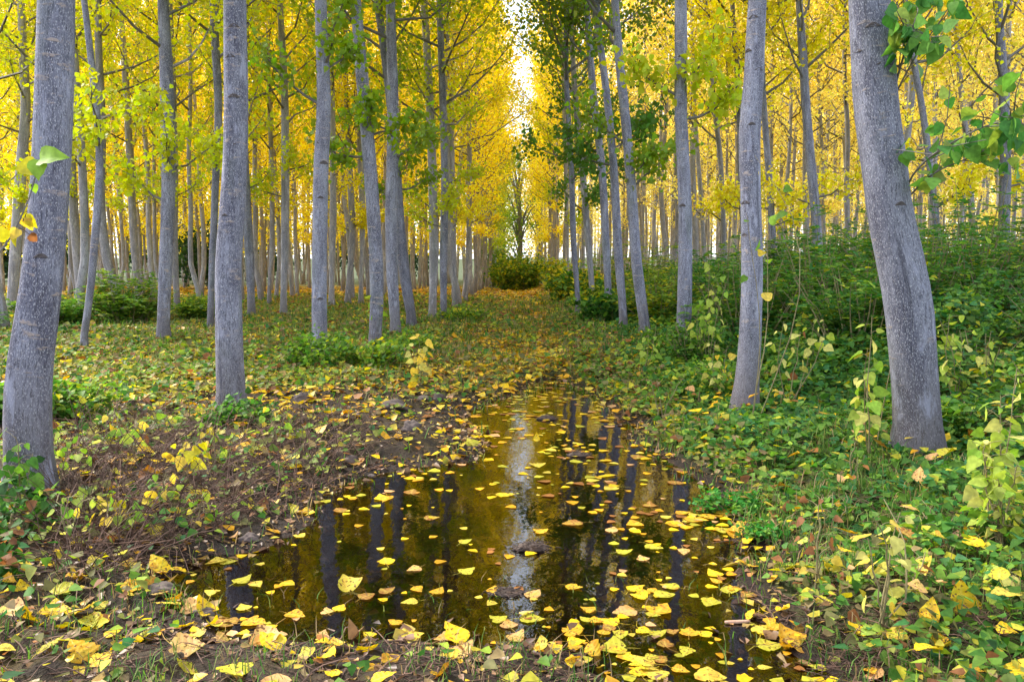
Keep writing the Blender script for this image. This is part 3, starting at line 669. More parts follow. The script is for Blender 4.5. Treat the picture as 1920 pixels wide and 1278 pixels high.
SH = [ # right bank shrub mass: x, y, height, radius
 (2.9, 6.6, 0.85, 0.7, 'dark green compound leaved shrub just behind the thickest right trunk'), (3.7, 7.2, 0.9, 0.8, 'green shrub right of the thickest trunk, reaching the eye line'), (4.5, 7.8, 1.0, 0.8, 'dark green shrub at the right edge behind the olive saplings'),
 (3.3, 8.6, 1.0, 0.8, 'tall dark green shrub directly behind the thickest trunk'), (2.5, 8.4, 0.85, 0.7, 'dark green shrub between the blue grey trunk and the thickest one'), (4.6, 9.5, 1.1, 0.9, 'high green shrub near the straight olive grey poplar'),
 (5.6, 9.0, 1.0, 0.9, 'dark shrub at the far right edge under the olive grey poplar'), (3.9, 10.4, 1.0, 0.9, 'deep green shrub in front of the dark straight second row poplar'), (2.9, 10.6, 0.9, 0.8, 'shrub right behind the blue grey trunk'),
 (2.2, 11.6, 0.8, 0.7, 'yellow green shrub between the mauve and blue grey trunks'), (5.3, 11.6, 1.1, 1.0, 'shrub at the foot of the leaning dark poplar on the right'), (6.6, 11.0, 1.0, 1.0, 'green shrub at the right border under the second row'),
 (3.4, 13.0, 0.9, 0.9, 'shrub at the foot of the dark slim poplar'), (4.7, 13.6, 1.0, 1.0, 'shrub at the foot of the dark straight second row poplar'), (6.4, 13.6, 1.0, 1.0, 'shrub deep on the right under the slim dark poplar'), (7.9, 13.0, 1.1, 1.0, 'shrub in the deep right corner'),
 (2.6, 14.5, 0.9, 0.8, 'yellowish bush behind the mauve grey poplar'), (2.9, 17.5, 1.3, 1.0, 'yellowish bush beyond the leaning poplars of the right row'), (2.6, 21.0, 1.8, 1.0, 'tall yellow green bush beside the path on the right')]
for (x, y, h, rad, lb) in SH:
    k += 1
    yel = y > 14 or (x < 2.4 and y > 11)
    cols, w = ([G2, G3, G4, Y1], [2, 3, 3, 2]) if yel else ([G2, G3, (0.07, 0.22, 0.05), G4, Y1], [3, 4, 3, 1.2, 0.3])
    shrub(g3(x, y), h*(1.0+0.4*vnoise(x*1.7, y*1.7)), rad, cols, w, lb, 'shrub', 'shrubs on the right bank', n=34, seed=200+k, leaf=0.075 if y < 10 else 0.085, per=11)
OB = [ # others
 (-6.6, 13.6, 1.1, 0.7, [G2, G3, G4], [2, 3, 3], 'bright green bush among the left trunks, under the poplar it hides', 50, True),
 (-7.3, 12.8, 0.55, 0.6, [G2, G3, G4], [3, 3, 2], 'green bush behind the thick left edge trunk', 50, True),
 (-5.6, 14.5, 0.5, 0.5, [G2, G3, G4, Y1], [2, 3, 3, 1], 'light green bush left of the bright one among the trunks', 44, True),
 (-7.9, 11.2, 0.5, 0.6, [G1, G2, G3], [3, 3, 1], 'dark green bush at the left picture edge behind the trunks', 44, True),
 (0.35, 40.0, 2.1, 1.7, [G2, G3, G4, Y1], [2, 3, 4, 3], 'wide rounded yellow green bush closing the far end of the path', 120, False),
 (-0.8, 47.0, 2.6, 1.3, [G2, G3, G4], [3, 3, 2], 'green bush at the far end of the path, left of the rounded one', 70, False),
 (1.9, 31.0, 1.3, 0.7, [G3, G4, Y1], [2, 3, 3], 'yellowish bush beside the far path in front of the rounded one', 60, False),
 (1.75, 16.2, 0.55, 0.6, [G2, G3, G4, Y1], [2, 3, 3, 2], 'low yellow green bush at the foot of the seventh right row poplar', 36, False),
 (1.5, 12.4, 0.4, 0.5, [G1, G2, G3], [3, 3, 2], 'low dark green bush at the foot of the fifth right row poplar', 36, False),
 (1.55, 20.0, 0.9, 0.8, [G2, G3, Y1], [2, 3, 3], 'yellow green bush on the right verge of the far path', 44, False)]
for (x, y, h, rad, cols, w, lb, n, pin) in OB:
    k += 1; shrub(g3(x, y), h, rad, cols, w, lb, 'bush', None, n=n, seed=200+k, name='bush', leaf=0.09 if y < 20 else 0.13, per=14, pinn=pin)
for (px, py, h, rad, cols, w, lb, n, leaf) in [
 (445, 800, 0.14, 0.24, [G1, G2, G3], [2, 4, 2], 'low bramble with round green leaves at the foot of the stout trunk', 26, 0.045),
 (605, 690, 0.38, 0.42, [G2, G3, G4], [2, 4, 2], 'bushy green ivy clump around the foot of the ivied poplar', 34, 0.05),
 (690, 690, 0.28, 0.45, [G2, G3, G4, Y1], [2, 3, 3, 1], 'grassy green herb clump right of the ivied poplar', 30, 0.05),
 (5, 1000, 0.17, 0.2, [G1, G2, G3, BR], [3, 3, 1, 1], 'dark bramble bush at the left edge in front of the thick trunk', 7, 0.038),
 (5, 1095, 0.12, 0.16, [G1, G2, BR], [3, 3, 1.5], 'dark low bramble at the bottom left edge', 6, 0.036),
 (30, 790, 0.30, 0.3, [G1, G2, G3], [2, 4, 3], 'bramble with big green leaves behind the thick left trunk', 20, 0.06),
 (1370, 958, 0.09, 0.17, [(0.06, 0.26, 0.04), G3], [3, 2], 'bright green water side herb on the right edge of the puddle', 18, 0.026),
 (1435, 1010, 0.05, 0.10, [(0.06, 0.26, 0.04), G3], [3, 2], 'tiny bright green herb standing in the right shallows', 10, 0.022),
 (870, 605, 0.35, 0.5, [G2, G3, G4, Y1], [2, 3, 3, 1], 'green herbs at the left path edge under the slim poplars', 30, 0.06),
 (770, 660, 0.22, 0.35, [G2, G3, G4], [2, 3, 3], 'leafy green herbs at the foot of the crossed poplars', 26, 0.05),
 (150, 780, 0.26, 0.35, [G2, G3, G4, Y1], [2, 3, 2, 0.6], 'light green bramble right of the thick left trunk', 24, 0.05)]:
    k += 1; p = hit(px, py); shrub(tuple(p), h, rad, cols, w, lb, 'plant', None, n=n, seed=200+k, name='low_plant', leaf=leaf, per=9, pinn=False)

rk = np.random.default_rng(321)
for q_ in range(34):
    xx = rk.uniform(1.35, 4.2); yy = rk.uniform(3.0, 8.2)
    if xx > 0.64*yy+0.3 or min((xx-a)**2+(yy-b)**2 for a, b in placed) < 0.10 or (abs(xx-2.0) < 0.3 and yy < 4.1): continue
    tall = yy > 5 or xx > 2.5
    kd = q_ % 3
    shrub(g3(xx, yy), rk.uniform(0.28, 0.5) if tall else rk.uniform(0.14, 0.26), rk.uniform(0.22, 0.4), [[G1, G2, G3], [G2, G3, G4], [G1, G2, (0.06, 0.17, 0.08)]][kd], [3, 4, 2], ['nettle like plant with pointed dark leaves on the right bank', 'lighter green bramble with rounded leaves on the right bank', 'dark fern like plant among the right bank herbs'][kd],
          'plant', ['nettles on the right bank', 'brambles on the right bank', 'fern like plants on the right bank'][kd], n=18, seed=1300+q_, name='bank_plant', leaf=[0.045, 0.045, 0.03][kd], per=9, pinn=kd != 1, up=0.4)
def sprig(loc, tips, label, cols, w, seed, leaf=0.05, nleaf=14, name='young_plant', cat='plant', group=None, r0=0.004, spread=0.05, lo=0.25, toothed=True):
    """upright stems with alternate hanging leaves; tips are local end points"""
    r = np.random.default_rng(seed); root = empty(name, loc, label, cat, group); a = Acc(); P = []; D = []; Ls = []; pet = Acc()
    for tp in tips:
        tp = np.array(tp, float); t = np.linspace(0, 1, 8)[:, None]
        side = r.normal(0, 0.06, 3)*np.linalg.norm(tp)
        pts = tp*t + side*np.sin(t*PI) + r.normal(0, 0.004, (8, 3)); pts[0] = (r.normal(0, 0.01), r.normal(0, 0.01), -0.04)
        V, Fq, U = tube(pts, np.linspace(r0, r0*0.35, 8), 5); a.add(V, Fq, U)
        for q_ in range(nleaf):
            tt = lo+(1-lo)*(q_+r.random()*0.6)/nleaf; p0 = np.array([np.interp(tt, t[:, 0], pts[:, c]) for c in range(3)])
            az = q_*2.4+r.random(); out = np.array([math.cos(az), math.sin(az), r.uniform(-0.1, 0.6)]); pl = spread*r.uniform(0.5, 1.3)
            p1 = p0+out*pl; V, Fq, U = tube(np.stack([p0, (p0+p1)/2+[0, 0, 0.004], p1]), [0.0011]*3, 3); a.add(V, Fq, U)
            P.append(p1); D.append(unit(out*0.7+np.array([0, 0, -r.uniform(0.2, 1.3)])+r.normal(0, 0.3, 3))); Ls.append(leaf*r.uniform(0.55, 1.2)*(1.0 if tt < 0.85 else 0.75))
    P = np.array(P); D = np.array(D); Ls = np.array(Ls); n = len(P)
    Nn = unit(rdir(n, r)+np.array([0, -0.7, 0.7]))
    V, Fq, tn = fine_leaves(P, D, Nn, Ls, Ls*0.85, r, tint(n, cols, w, r, 0.12))
    Vs, Fs, _ = a.get()
    link('stem', mesh_of('stem', Vs, Fs, [M_STEM], smoothf=True), root)
    link('leaves', mesh_of('leaves', V, Fq, [M_TINT], fattr={'tint': tn}, smoothf=True), root)
    return root
OUT = np.array([(0, 0), (0.22, -0.05), (0.42, 0.06), (0.50, 0.22), (0.46, 0.38), (0.38, 0.52), (0.27, 0.68), (0.15, 0.83), (0.06, 0.94)])   # half outline of a poplar leaf (x across, y along), tip at y=1
def fine_leaves(P, D, Nn, L, W, r, tints, curl=None):
    """outline-accurate leaves: a midrib of points and two bent halves"""
    n = len(P); D = unit(D); S = unit(np.cross(D, Nn)); Nn = np.cross(S, D); m = len(OUT)
    fold = r.uniform(-0.05, 0.35, n)[:, None]; cu = (r.uniform(0.0, 0.35, n) if curl is None else curl)[:, None]
    L = np.asarray(L)[:, None]; W = np.asarray(W)[:, None]
    mid = []; lt = []; rt = []
    for (x, y) in OUT:
        yy = max(y, 0); tooth = r.normal(0, 0.018, (n, 1))
        lift = lambda s: fold*abs(x)*W + r.normal(0, 0.015, (n, 1))*W
        drop = -cu*L*(yy**2)
        mid.append(P + D*L*yy + Nn*drop)
        lt.append(P + D*L*y - S*W*(x+tooth*(x > 0)) + Nn*(drop+lift(0))); rt.append(P + D*L*y + S*W*(x+tooth*(x > 0)) + Nn*(drop+lift(1)))
    tip = P + D*L - Nn*cu*L
    V = np.stack(mid + lt + rt + [tip], 1); nv = 3*m+1; b = np.arange(n)[:, None]*nv; q = []
    for i_ in range(m-1):
        q.append([i_, i_+1, m+i_+1, m+i_]); q.append([i_+1, i_, 2*m+i_, 2*m+i_+1])
    q.append([m-1, 3*m, 3*m, 2*m-1]) ; q.append([3*m, m-1, 3*m-1, 3*m])
    q = [f for f in q if len(set(f)) == 4]; t3 = [[m-1, 3*m, 2*m-1], [3*m, m-1, 3*m-1]]
    # fold triangles in as quads by repeating through the rib midpoint
    Fq = (b[:, :, None] + np.array(q)[None]).reshape(-1, 4); F3 = (b[:, :, None] + np.array(t3)[None]).reshape(-1, 3)
    tn = np.vstack([np.repeat(tints, len(q), 0), np.repeat(tints, 2, 0)])
    return V.reshape(-1, 3), [Fq, F3], tn
def up(px, py, px2, py2, Y=None):
    """foot on the ground under pixel 1 and the local vector to pixel 2 at the same depth"""
    p = hit(px, py) if Y is None else None
    if Y is not None: x = at(px, py, Y)[0]; p = np.array([x, Y, g1(x, Y)])
    return p
def sp(px, py, tops, label, cols, w, seed, Y=None, **kw):
    p = up(px, py, 0, 0, Y); r = np.random.default_rng(seed)
    tips = []
    for (tx, ty) in tops:
        yy = p[1]+r.normal(0, 0.05); tips.append(at(tx, ty, yy)-p)
    return sprig(tuple(p), tips, label, cols, w, seed, **kw)
YGL = (0.42, 0.52, 0.08); PYL = (0.66, 0.62, 0.17); LG = (0.28, 0.46, 0.06); GOLDL = (0.85, 0.62, 0.10)
sp(1865, 1180, [(1880, 740), (1910, 690), (1845, 830), (1905, 870), (1868, 790)], 'tall yellow green sapling cluster at the right picture edge', [YGL, PYL, LG], [4, 2, 2], 1, leaf=0.052, nleaf=24, Y=2.55, lo=0.1)
sp(1900, 1260, [(1905, 1080), (1880, 1120)], 'low yellow green sapling at the bottom right corner', [YGL, PYL], [3, 2], 2, leaf=0.06, nleaf=6, Y=2.25)
sp(1650, 1190, [(1658, 940), (1640, 970), (1690, 960), (1625, 1010)], 'pale yellow wilting sapling in the grass at lower right', [PYL, GOLDL, BR], [5, 3, 1.2], 3, leaf=0.05, nleaf=6, lo=0.3)
sp(1535, 1105, [(1540, 930), (1520, 1000)], 'brownish dry sapling left of the pale wilting one', [GOLDL, BR, YGL], [2, 3, 1], 4, leaf=0.038, nleaf=8)
sp(1630, 860, [(1635, 590), (1625, 650), (1618, 700)], 'slim sapling with yellow green leaves left of the thickest trunk', [YGL, LG, PYL, GOLDL], [4, 3, 2, 1], 5, leaf=0.07, nleaf=10)
sp(1480, 760, [(1530, 590), (1500, 620), (1470, 600), (1545, 600)], 'pale leaved sapling between the two front right trunks', [PYL, YGL, BR], [4, 3, 1], 6, leaf=0.065, nleaf=8, lo=0.4)
sp(1330, 700, [(1330, 490), (1345, 540), (1318, 560), (1365, 520)], 'bright yellow green sapling between the mauve and blue grey trunks', [YGL, LG, PYL], [4, 4, 1], 7, leaf=0.075, nleaf=13)
sp(1352, 745, [(1340, 640), (1365, 650), (1375, 690)], 'small pale yellow sapling in front of the blue grey trunk', [PYL, GOLDL], [3, 2], 8, leaf=0.06, nleaf=7)
sp(1790, 760, [(1780, 590), (1800, 620), (1765, 600)], 'yellow green sapling just right of the thickest trunk', [YGL, PYL, LG], [3, 2, 2], 9, leaf=0.06, nleaf=11)
sp(1860, 780, [(1850, 640), (1875, 650)], 'yellow leaved sapling among shrubs near the right edge', [YGL, PYL], [3, 2], 10, leaf=0.06, nleaf=9, Y=4.6)
sp(788, 712, [(785, 625), (800, 650), (775, 655)], 'pale yellow sapling standing alone left of the path', [PYL, GOLDL], [3, 2], 11, leaf=0.085, nleaf=8)
sp(705, 650, [(706, 545), (700, 565)], 'leafy green sprig growing in front of the leaning left trunk', [LG, YGL], [3, 2], 12, leaf=0.09, nleaf=7, lo=0.5)
sp(1412, 790, [(1415, 290), (1400, 400), (1430, 330)], 'thin dark sapling with few leaves rising before the blue grey trunk', [LG, GOLDL, G3], [2, 2, 2], 13, leaf=0.07, nleaf=4, lo=0.6)
sp(1205, 700, [(1230, 610), (1215, 630)], 'yellowish sapling at the foot of the fourth right row poplar', [YGL, LG], [2, 3], 14, leaf=0.07, nleaf=10)
sp(180, 980, [(175, 920), (120, 940), (205, 930)], 'yellow leaved sprig in the brown brambles right of the thick left trunk', [GOLDL, YGL, Y1], [3, 2, 2], 15, leaf=0.05, nleaf=4, lo=0.5)
sp(345, 900, [(350, 830), (330, 845), (370, 820)], 'clump of yellow leaves on dry stems above the mud bank', [GOLDL, Y1], [3, 2], 16, leaf=0.06, nleaf=5, lo=0.4)
sp(110, 905, [(125, 800), (90, 830), (150, 840)], 'green leaved bramble shoot beside the foot of the thick left trunk', [LG, G3, YGL], [3, 2, 2], 17, leaf=0.055, nleaf=5, lo=0.4)
sp(250, 860, [(215, 770), (270, 790), (240, 800)], 'dry shoot with green and yellow leaves between the two front left trunks', [LG, YGL, GOLDL, BR], [3, 2, 2, 1], 18, leaf=0.055, nleaf=6, lo=0.4)
sp(40, 1000, [(30, 815), (0, 840), (60, 850), (15, 880)], 'bramble with broad dark green leaves over the thick left trunk', [G2, G3, G1], [3, 2, 2], 19, leaf=0.065, nleaf=10, Y=3.2)

sp(1640, 850, [(1688, 515)], 'dry brown seed stalk leaning across the thickest right trunk', [(0.12, 0.05, 0.03), BR], [3, 1], 77, leaf=0.016, nleaf=30, lo=0.7, spread=0.012, r0=0.003)
rs = np.random.default_rng(404)
for kk, (px, py, lb) in enumerate([(300, 960, 'short shoot with green and yellow leaves in the middle of the dry twigs'), (400, 880, 'small yellow leaved shoot on the mud bank under the stout trunk'), (520, 830, 'small green shoot right of the stout trunk on the mud'), (230, 1010, 'low green shoot near the left tip of the puddle'), (130, 1020, 'dark green shoot on the brown bank at left'), (360, 1000, 'tiny shoot at the left shore'),
      (1560, 1000, 'green shoot on the right bank beside the dry sapling'), (1750, 1010, 'green bramble shoot below the thickest trunk'), (1820, 930, 'bramble shoot right of the thickest trunk foot'), (1600, 900, 'green shoot left of the thickest trunk foot'), (1700, 1120, 'low bramble shoot among yellow leaves at lower right'), (1240, 790, 'green shoot on the right shore of the narrow water')]):
    lf_ = kk < 6
    sp(px, py, [(px+rs.normal(0, 26), py-rs.uniform(45, 95)) for _ in range(3)], lb, [G3, LG, YGL, GOLDL] if lf_ else [G2, G3, LG], [2, 2, 1.5, 2] if lf_ else [3, 3, 2], 500+kk, leaf=0.045, nleaf=5, lo=0.35)
# foreground twig on the left and the leafy branches of the thickest trunk
def branch(pts, r0, parent, label=None, leaves=(), cols=None, w=None, seed=0, leaf=0.07, name='branch', nper=5):
    r = np.random.default_rng(seed); a = Acc(); off = np.array(parent.location) if parent else np.zeros(3)
    main = spline(np.asarray(pts, float), 14)-off; V, Fq, U = tube(main, np.linspace(r0, r0*0.3, 14), 6); a.add(V, Fq, U)
    P = []; D = []; Ls = []
    for q_ in range(leaves):
        tt = r.uniform(0.25, 1.0); p0 = np.array([np.interp(tt, np.linspace(0, 1, 14), main[:, c]) for c in range(3)])
        d = unit(main[-1]-main[0]); o = unit(d*0.8+r.normal(0, 0.7, 3)); l = r.uniform(0.12, 0.45)*np.linalg.norm(main[-1]-main[0])
        p1 = p0+o*l; V, Fq, U = tube(np.stack([p0, (p0+p1)/2+r.normal(0, 0.008, 3), p1]), [r0*0.5, r0*0.35, 0.0015], 4); a.add(V, Fq, U)
        for m_ in range(nper):
            f = r.uniform(0.15, 1.0); b = p0+(p1-p0)*f; oo = unit(r.normal(0, 1, 3)); pp = b+oo*0.03
            V, Fq, U = tube(np.stack([b, (b+pp)/2, pp]), [0.001]*3, 3); a.add(V, Fq, U)
            P.append(pp); D.append(unit(oo+np.array([0, 0, -0.8]))); Ls.append(leaf*r.uniform(0.6, 1.15))
    Vs, Fs, _ = a.get(); b = link(name, mesh_of(name, Vs, Fs, [M_LIMB], smoothf=True), parent)
    if P:
        P = np.array(P); n = len(P); V, Fq, tn = fine_leaves(P, np.array(D), unit(rdir(n, r)+np.array([0, -0.8, 0.5])), np.array(Ls), np.array(Ls)*0.88, r, tint(n, cols, w, r, 0.12))
        link('leaves', mesh_of('leaves', V, Fq, [M_TINT], fattr={'tint': tn}, smoothf=True), b)
    return b
t, S, gz, Y = manual[23]
BG = [(0.08, 0.24, 0.05), (0.16, 0.34, 0.06), (0.32, 0.42, 0.07)]
def tp(px, py, Y): return at(px, py, Y)
branch([tp(1690, 388, Y), tp(1705, 340, Y-0.1), tp(1750, 290, Y-0.3), tp(1840, 240, Y-0.5), tp(1925, 215, Y-0.7)], 0.006, t, leaves=14, cols=BG, w=[3, 3, 2], seed=31, leaf=0.075)
branch([tp(1700, 372, Y), tp(1760, 320, Y-0.2), tp(1830, 290, Y-0.3), tp(1900, 250, Y-0.4)], 0.005, t, leaves=10, cols=BG, w=[2, 3, 2], seed=32, leaf=0.075)
branch([tp(1668, 198, Y), tp(1690, 120, Y-0.1), tp(1712, 50, Y-0.2), tp(1745, -40, Y-0.3)], 0.007, t, leaves=13, cols=BG, w=[3, 3, 1], seed=33, leaf=0.07)
branch([tp(1672, 190, Y), tp(1720, 100, Y-0.2), tp(1775, 20, Y-0.4), tp(1810, -50, Y-0.5)], 0.005, t, leaves=8, cols=BG, w=[3, 3, 1], seed=34, leaf=0.07)
# twig reaching in from the left
root = empty('leafy_twig', tuple(at(-60, 560, 2.2)*[1, 1, 0]+[0, 0, g1(*at(-60, 560, 2.2)[:2])]), 'slender leaning shoot with yellow leaves in front of the thick left trunk', 'plant')
b0 = np.array(root.location)
branch([b0-[0, 0, 0.05], at(-75, 700, 2.2), at(-10, 480, 2.2), at(50, 400, 2.2), at(58, 350, 2.2), at(75, 300, 2.2)], 0.006, root, leaves=0, name='stem')
r = np.random.default_rng(5)
LP = [(75, 298, 118, 285, LG, 52), (72, 300, 68, 345, LG, 40), (68, 310, 25, 318, Y1, 40), (48, 405, 75, 440, Y1, 28), (45, 410, 70, 455, GOLDL, 26), (30, 440, 20, 480, Y1, 24), (15, 450, 0, 430, Y1, 30), (35, 430, 15, 455, GOLDL, 24), (50, 400, 48, 425, Y1, 24), (55, 440, 78, 460, BR, 20), (62, 345, 66, 365, LG, 18)]
P = np.array([at(a, b, 2.2) for a, b, *_ in LP]); Q = np.array([at(c, d, 2.2+r.normal(0, 0.02)) for _, _, c, d, *_ in LP])
Ls = np.array([l[5] for l in LP])/F*2.2; V, Fq, tn = fine_leaves(P-b0, Q-P, unit(np.array([[0, -1, 0.3]])+r.normal(0, 0.4, (len(P), 3))), Ls, Ls*0.95, r, np.array([l[4] for l in LP]))
link('leaves', mesh_of('leaves', V, Fq, [M_TINT], fattr={'tint': tn}, smoothf=True), root)
ax_ = spline(np.array([at(-75, 700, 2.2), at(-10, 480, 2.2), at(50, 400, 2.2), at(58, 350, 2.2), at(75, 300, 2.2)]), 60); ac = Acc()
for p_ in P:
    q0 = ax_[np.argmin(np.linalg.norm(ax_-(p_-[0, 0, 0.01]), axis=1))]; Vp, Fp, _ = tube(np.stack([q0, (q0+p_)/2+[0, 0, 0.003], p_])-b0, [0.0014, 0.0012, 0.001], 4); ac.add(Vp, Fp)
Vp, Fp, _ = ac.get(); link('leaf_stalks', mesh_of('leaf_stalks', Vp, Fp, [M_DEAD]), root)
root.children[0].data.materials[0] = M_DEAD
print('plants', time.time()-T0)

# ------------------------------------------------------------------ ground cover, grass, litter
def sample_view(n, r, ymin, ymax, power=1.0, xmarg=0.72):
    """points over the ground with density falling off with distance"""
    y = ymin*(ymax/ymin)**r.random(n)
    x = (r.random(n)*2-1)*(y*xmarg+0.4)
    return x, y
def avail(n, y, ymin, ymax, xmarg=0.72):
    return n/math.log(ymax/ymin)/y/(2*(y*xmarg+0.4))
def cover(n, r, ymin, ymax):
    x, y = sample_view(n, r, ymin, ymax); s = sdist(x, y); xc = x-0.01*y
    d = 0.025 + 0.06*(y > 6) + 0.13*(xc < -0.8)*(y < 6) + 1.0*smooth((xc-0.5)/0.35)*smooth((s-0.03)/0.15)                      # lush right bank
    d += smooth((-xc-1.0)/0.8)*smooth((y-4.8)/1.4)*0.42 + (smooth((-xc-1.95+0.0*y)/0.3))*0.25*(y < 5)
    d += 0.25*smooth((np.abs(xc)-0.9)/0.6)*smooth((y-7.5)/2)
    d *= smooth((s-0.03)/0.12)
    clump = fbm(x*1.6+9, y*1.6, 3); d *= np.maximum(smooth((clump-0.30)/0.25), 0.8*smooth((xc-0.6)/0.4)); d += 0.10*(y < 2.9)*smooth((s-0.02)/0.1)*smooth((fbm(x*4, y*4, 2)-0.45)/0.1)
    k = r.random(n) < d*1900*np.clip(0.55+y/7, 0.9, 1)/avail(n, y, ymin, ymax)
    return x[k], y[k], s[k], clump[k]
r = np.random.default_rng(61)
x, y, s, cl = cover(300000, r, 1.6, 30)
z = ground(x, y); n = len(x); xc = x-0.01*y
right = smooth((xc-0.9)/0.5)
hgt = (0.015+0.05*(1-right)+right*(0.06+0.24*smooth((xc-1.2)/1.5)))*(0.3+1.4*np.clip((cl-0.35)*2.2, 0, 1))*r.random(n)**0.8
L = r.uniform(0.022, 0.05, n)*np.clip(0.75+y/9, 1, 2.6)
D = rdir(n, r, 0.35); Nn = unit(np.array([[0, -0.25, 1.0]])+r.normal(0, 0.42, (n, 3)))
V, Fq = hearts(np.stack([x, y, z+hgt+0.006], 1), D, Nn, L, L*0.8, 0.1, 0.15)
hue = fbm(x*0.9+3, y*0.9+8, 2)
t1 = tint(n, [G1, G2, G3, (0.06, 0.20, 0.06)], [1.5, 4, 3.5, 2.5], r); t2 = tint(n, [G2, G3, G4, Y1], [2, 3, 3, 1.2], r); t3 = tint(n, [(0.28, 0.30, 0.06), (0.5, 0.42, 0.05), BR, (0.18, 0.17, 0.06), (0.14, 0.20, 0.04), (0.30, 0.22, 0.10)], [3, 2.5, 2, 4, 2, 2.5], r)
pick = r.random(n); fr = np.clip((hue-0.35)*2.5, 0, 1)
tt = np.where((pick < fr*0.55)[:, None], t2, t1); lf = (1-right)*0.85*(r.random(n) < 0.9); tt = np.where((r.random(n) < lf)[:, None], np.where((r.random(n) < 0.78)[:, None], t3, t2), tt)
me = mesh_of('ground_cover', V, Fq, [M_TINT], fattr={'tint': np.repeat(tt, 2, 0)})
tag(link('ground_cover', me), 'low green herbs and brambles covering the banks', 'undergrowth', None, 'stuff')
# grass
r = np.random.default_rng(62)
x, y = sample_view(260000, r, 1.6, 26); s = sdist(x, y); xc = x-0.01*y
tuft = fbm(x*2.6, y*2.6+7, 3)
d = smooth((s+0.02)/0.08)*(0.25+0.5*(np.abs(xc) > 0.5)*(y > 6)+0.9*((xc > 0.8) & (y < 4.2))+0.35*((y < 2.6)))*smooth((tuft-0.38)/0.2)
d += 1.1*((xc > 0.7) | (y < 2.75))*(s > 0)*(y < 5)*smooth((tuft-0.42)/0.1); d = np.where((xc < 0.3) & (y < 7) & (y > 2.75), d*0.25, d); d += 0.5*np.exp(-(s/0.09)**2)*(y < 6)*smooth((tuft-0.35)/0.12) + 0.3*(s < 0)*(s > -0.35)*(xc > 0.5)*(y < 5)*(tuft > 0.45)+0.25*(s < 0)*(y < 2.75)*(tuft > 0.52) + 0.35*(s < 0)*(s > -0.25)*(y > 6)
k = r.random(len(x)) < d*900/avail(len(x), y, 1.6, 26); x, y = x[k], y[k]; n = len(x); z = np.maximum(ground(x, y), -0.05)
az = r.random(n)*6.28; h = r.uniform(0.015, 0.085, n)*np.clip(0.8+y/10, 1, 2.4)*np.where((x > 1.0), 1.35, 1); w = 0.0013*np.clip(0.7+y/3, 1, 6)
lean = r.uniform(0.2, 1.1, n); dx, dy = np.cos(az), np.sin(az); sx, sy = -dy*w, dx*w
B0 = np.stack([x, y, z-0.005], 1); sid = np.stack([sx, sy, sx*0], 1); ou = np.stack([dx, dy, dx*0], 1)
m1 = B0+ou*(h*lean*0.35)[:, None]+np.array([0, 0, 1.])*(h*0.62)[:, None]; tip = B0+ou*(h*lean)[:, None]+np.array([0, 0, 1.])*(h*(1-0.25*lean))[:, None]
V = np.stack([B0-sid, B0+sid, m1+sid*0.7, m1-sid*0.7, tip], 1).reshape(-1, 3); b = np.arange(n)[:, None]*5
tn = tint(n, [(0.07, 0.16, 0.03), (0.12, 0.24, 0.04), (0.22, 0.25, 0.07), (0.34, 0.24, 0.12)], [4, 4, 2.5, 3], r)
me = mesh_of('grass', V, [b+np.array([[0, 1, 2, 3]]), b+np.array([[3, 2, 4]])], [M_TINT], fattr={'tint': np.vstack([tn, tn])})
tag(link('grass', me), 'short thin grass growing round the puddle and along the path', 'grass', None, 'stuff')
print('cover', time.time()-T0)

# dry twigs and bramble canes on the left bank
r = np.random.default_rng(63); a = Acc(); a2 = []
for kk in range(5200):
    if kk < 3600: px, py = r.uniform(90, 700), r.uniform(790, 1080)
    elif kk < 4400: px, py = r.uniform(0, 1900), r.uniform(1130, 1278)
    else: px, py = r.uniform(1380, 1900), r.uniform(900, 1240)
    if kk < 3600 and py > 1000-0.35*(px-200)+60: continue
    p = onz(px, py, 0.08); zz = g1(p[0], p[1])
    if zz < -0.0: continue
    l = r.uniform(0.06, 0.42)*(0.5 if kk > 3600 else 1); az = r.random()*6.28; el = r.uniform(-0.1, 1.25) if kk < 3600 else r.uniform(-0.05, 0.3)
    t_ = np.linspace(0, 1, 5)[:, None]; d = np.array([math.cos(az)*math.cos(el), math.sin(az)*math.cos(el), math.sin(el)])
    pts = np.array([p[0], p[1], zz+0.004]) + d*l*t_ + np.array([0, 0, -1])*l*0.22*t_**2 + np.cumsum(r.normal(0, 0.007, (5, 3)), 0)
    pts[:, 2] = np.maximum(pts[:, 2], ground(pts[:, 0], pts[:, 1])+0.002)
    V, Fq, U = tube(pts, np.linspace(1, 0.4, 5)*r.uniform(0.0009, 0.0027), 3); a.add(V, Fq, U)
V, Fq, _ = a.get(); tag(link('dead_twigs', mesh_of('dead_twigs', V, Fq, [M_DEAD], smoothf=True)), 'tangle of thin reddish brown twigs and dry stalks on the mud', 'twigs', None, 'stuff')

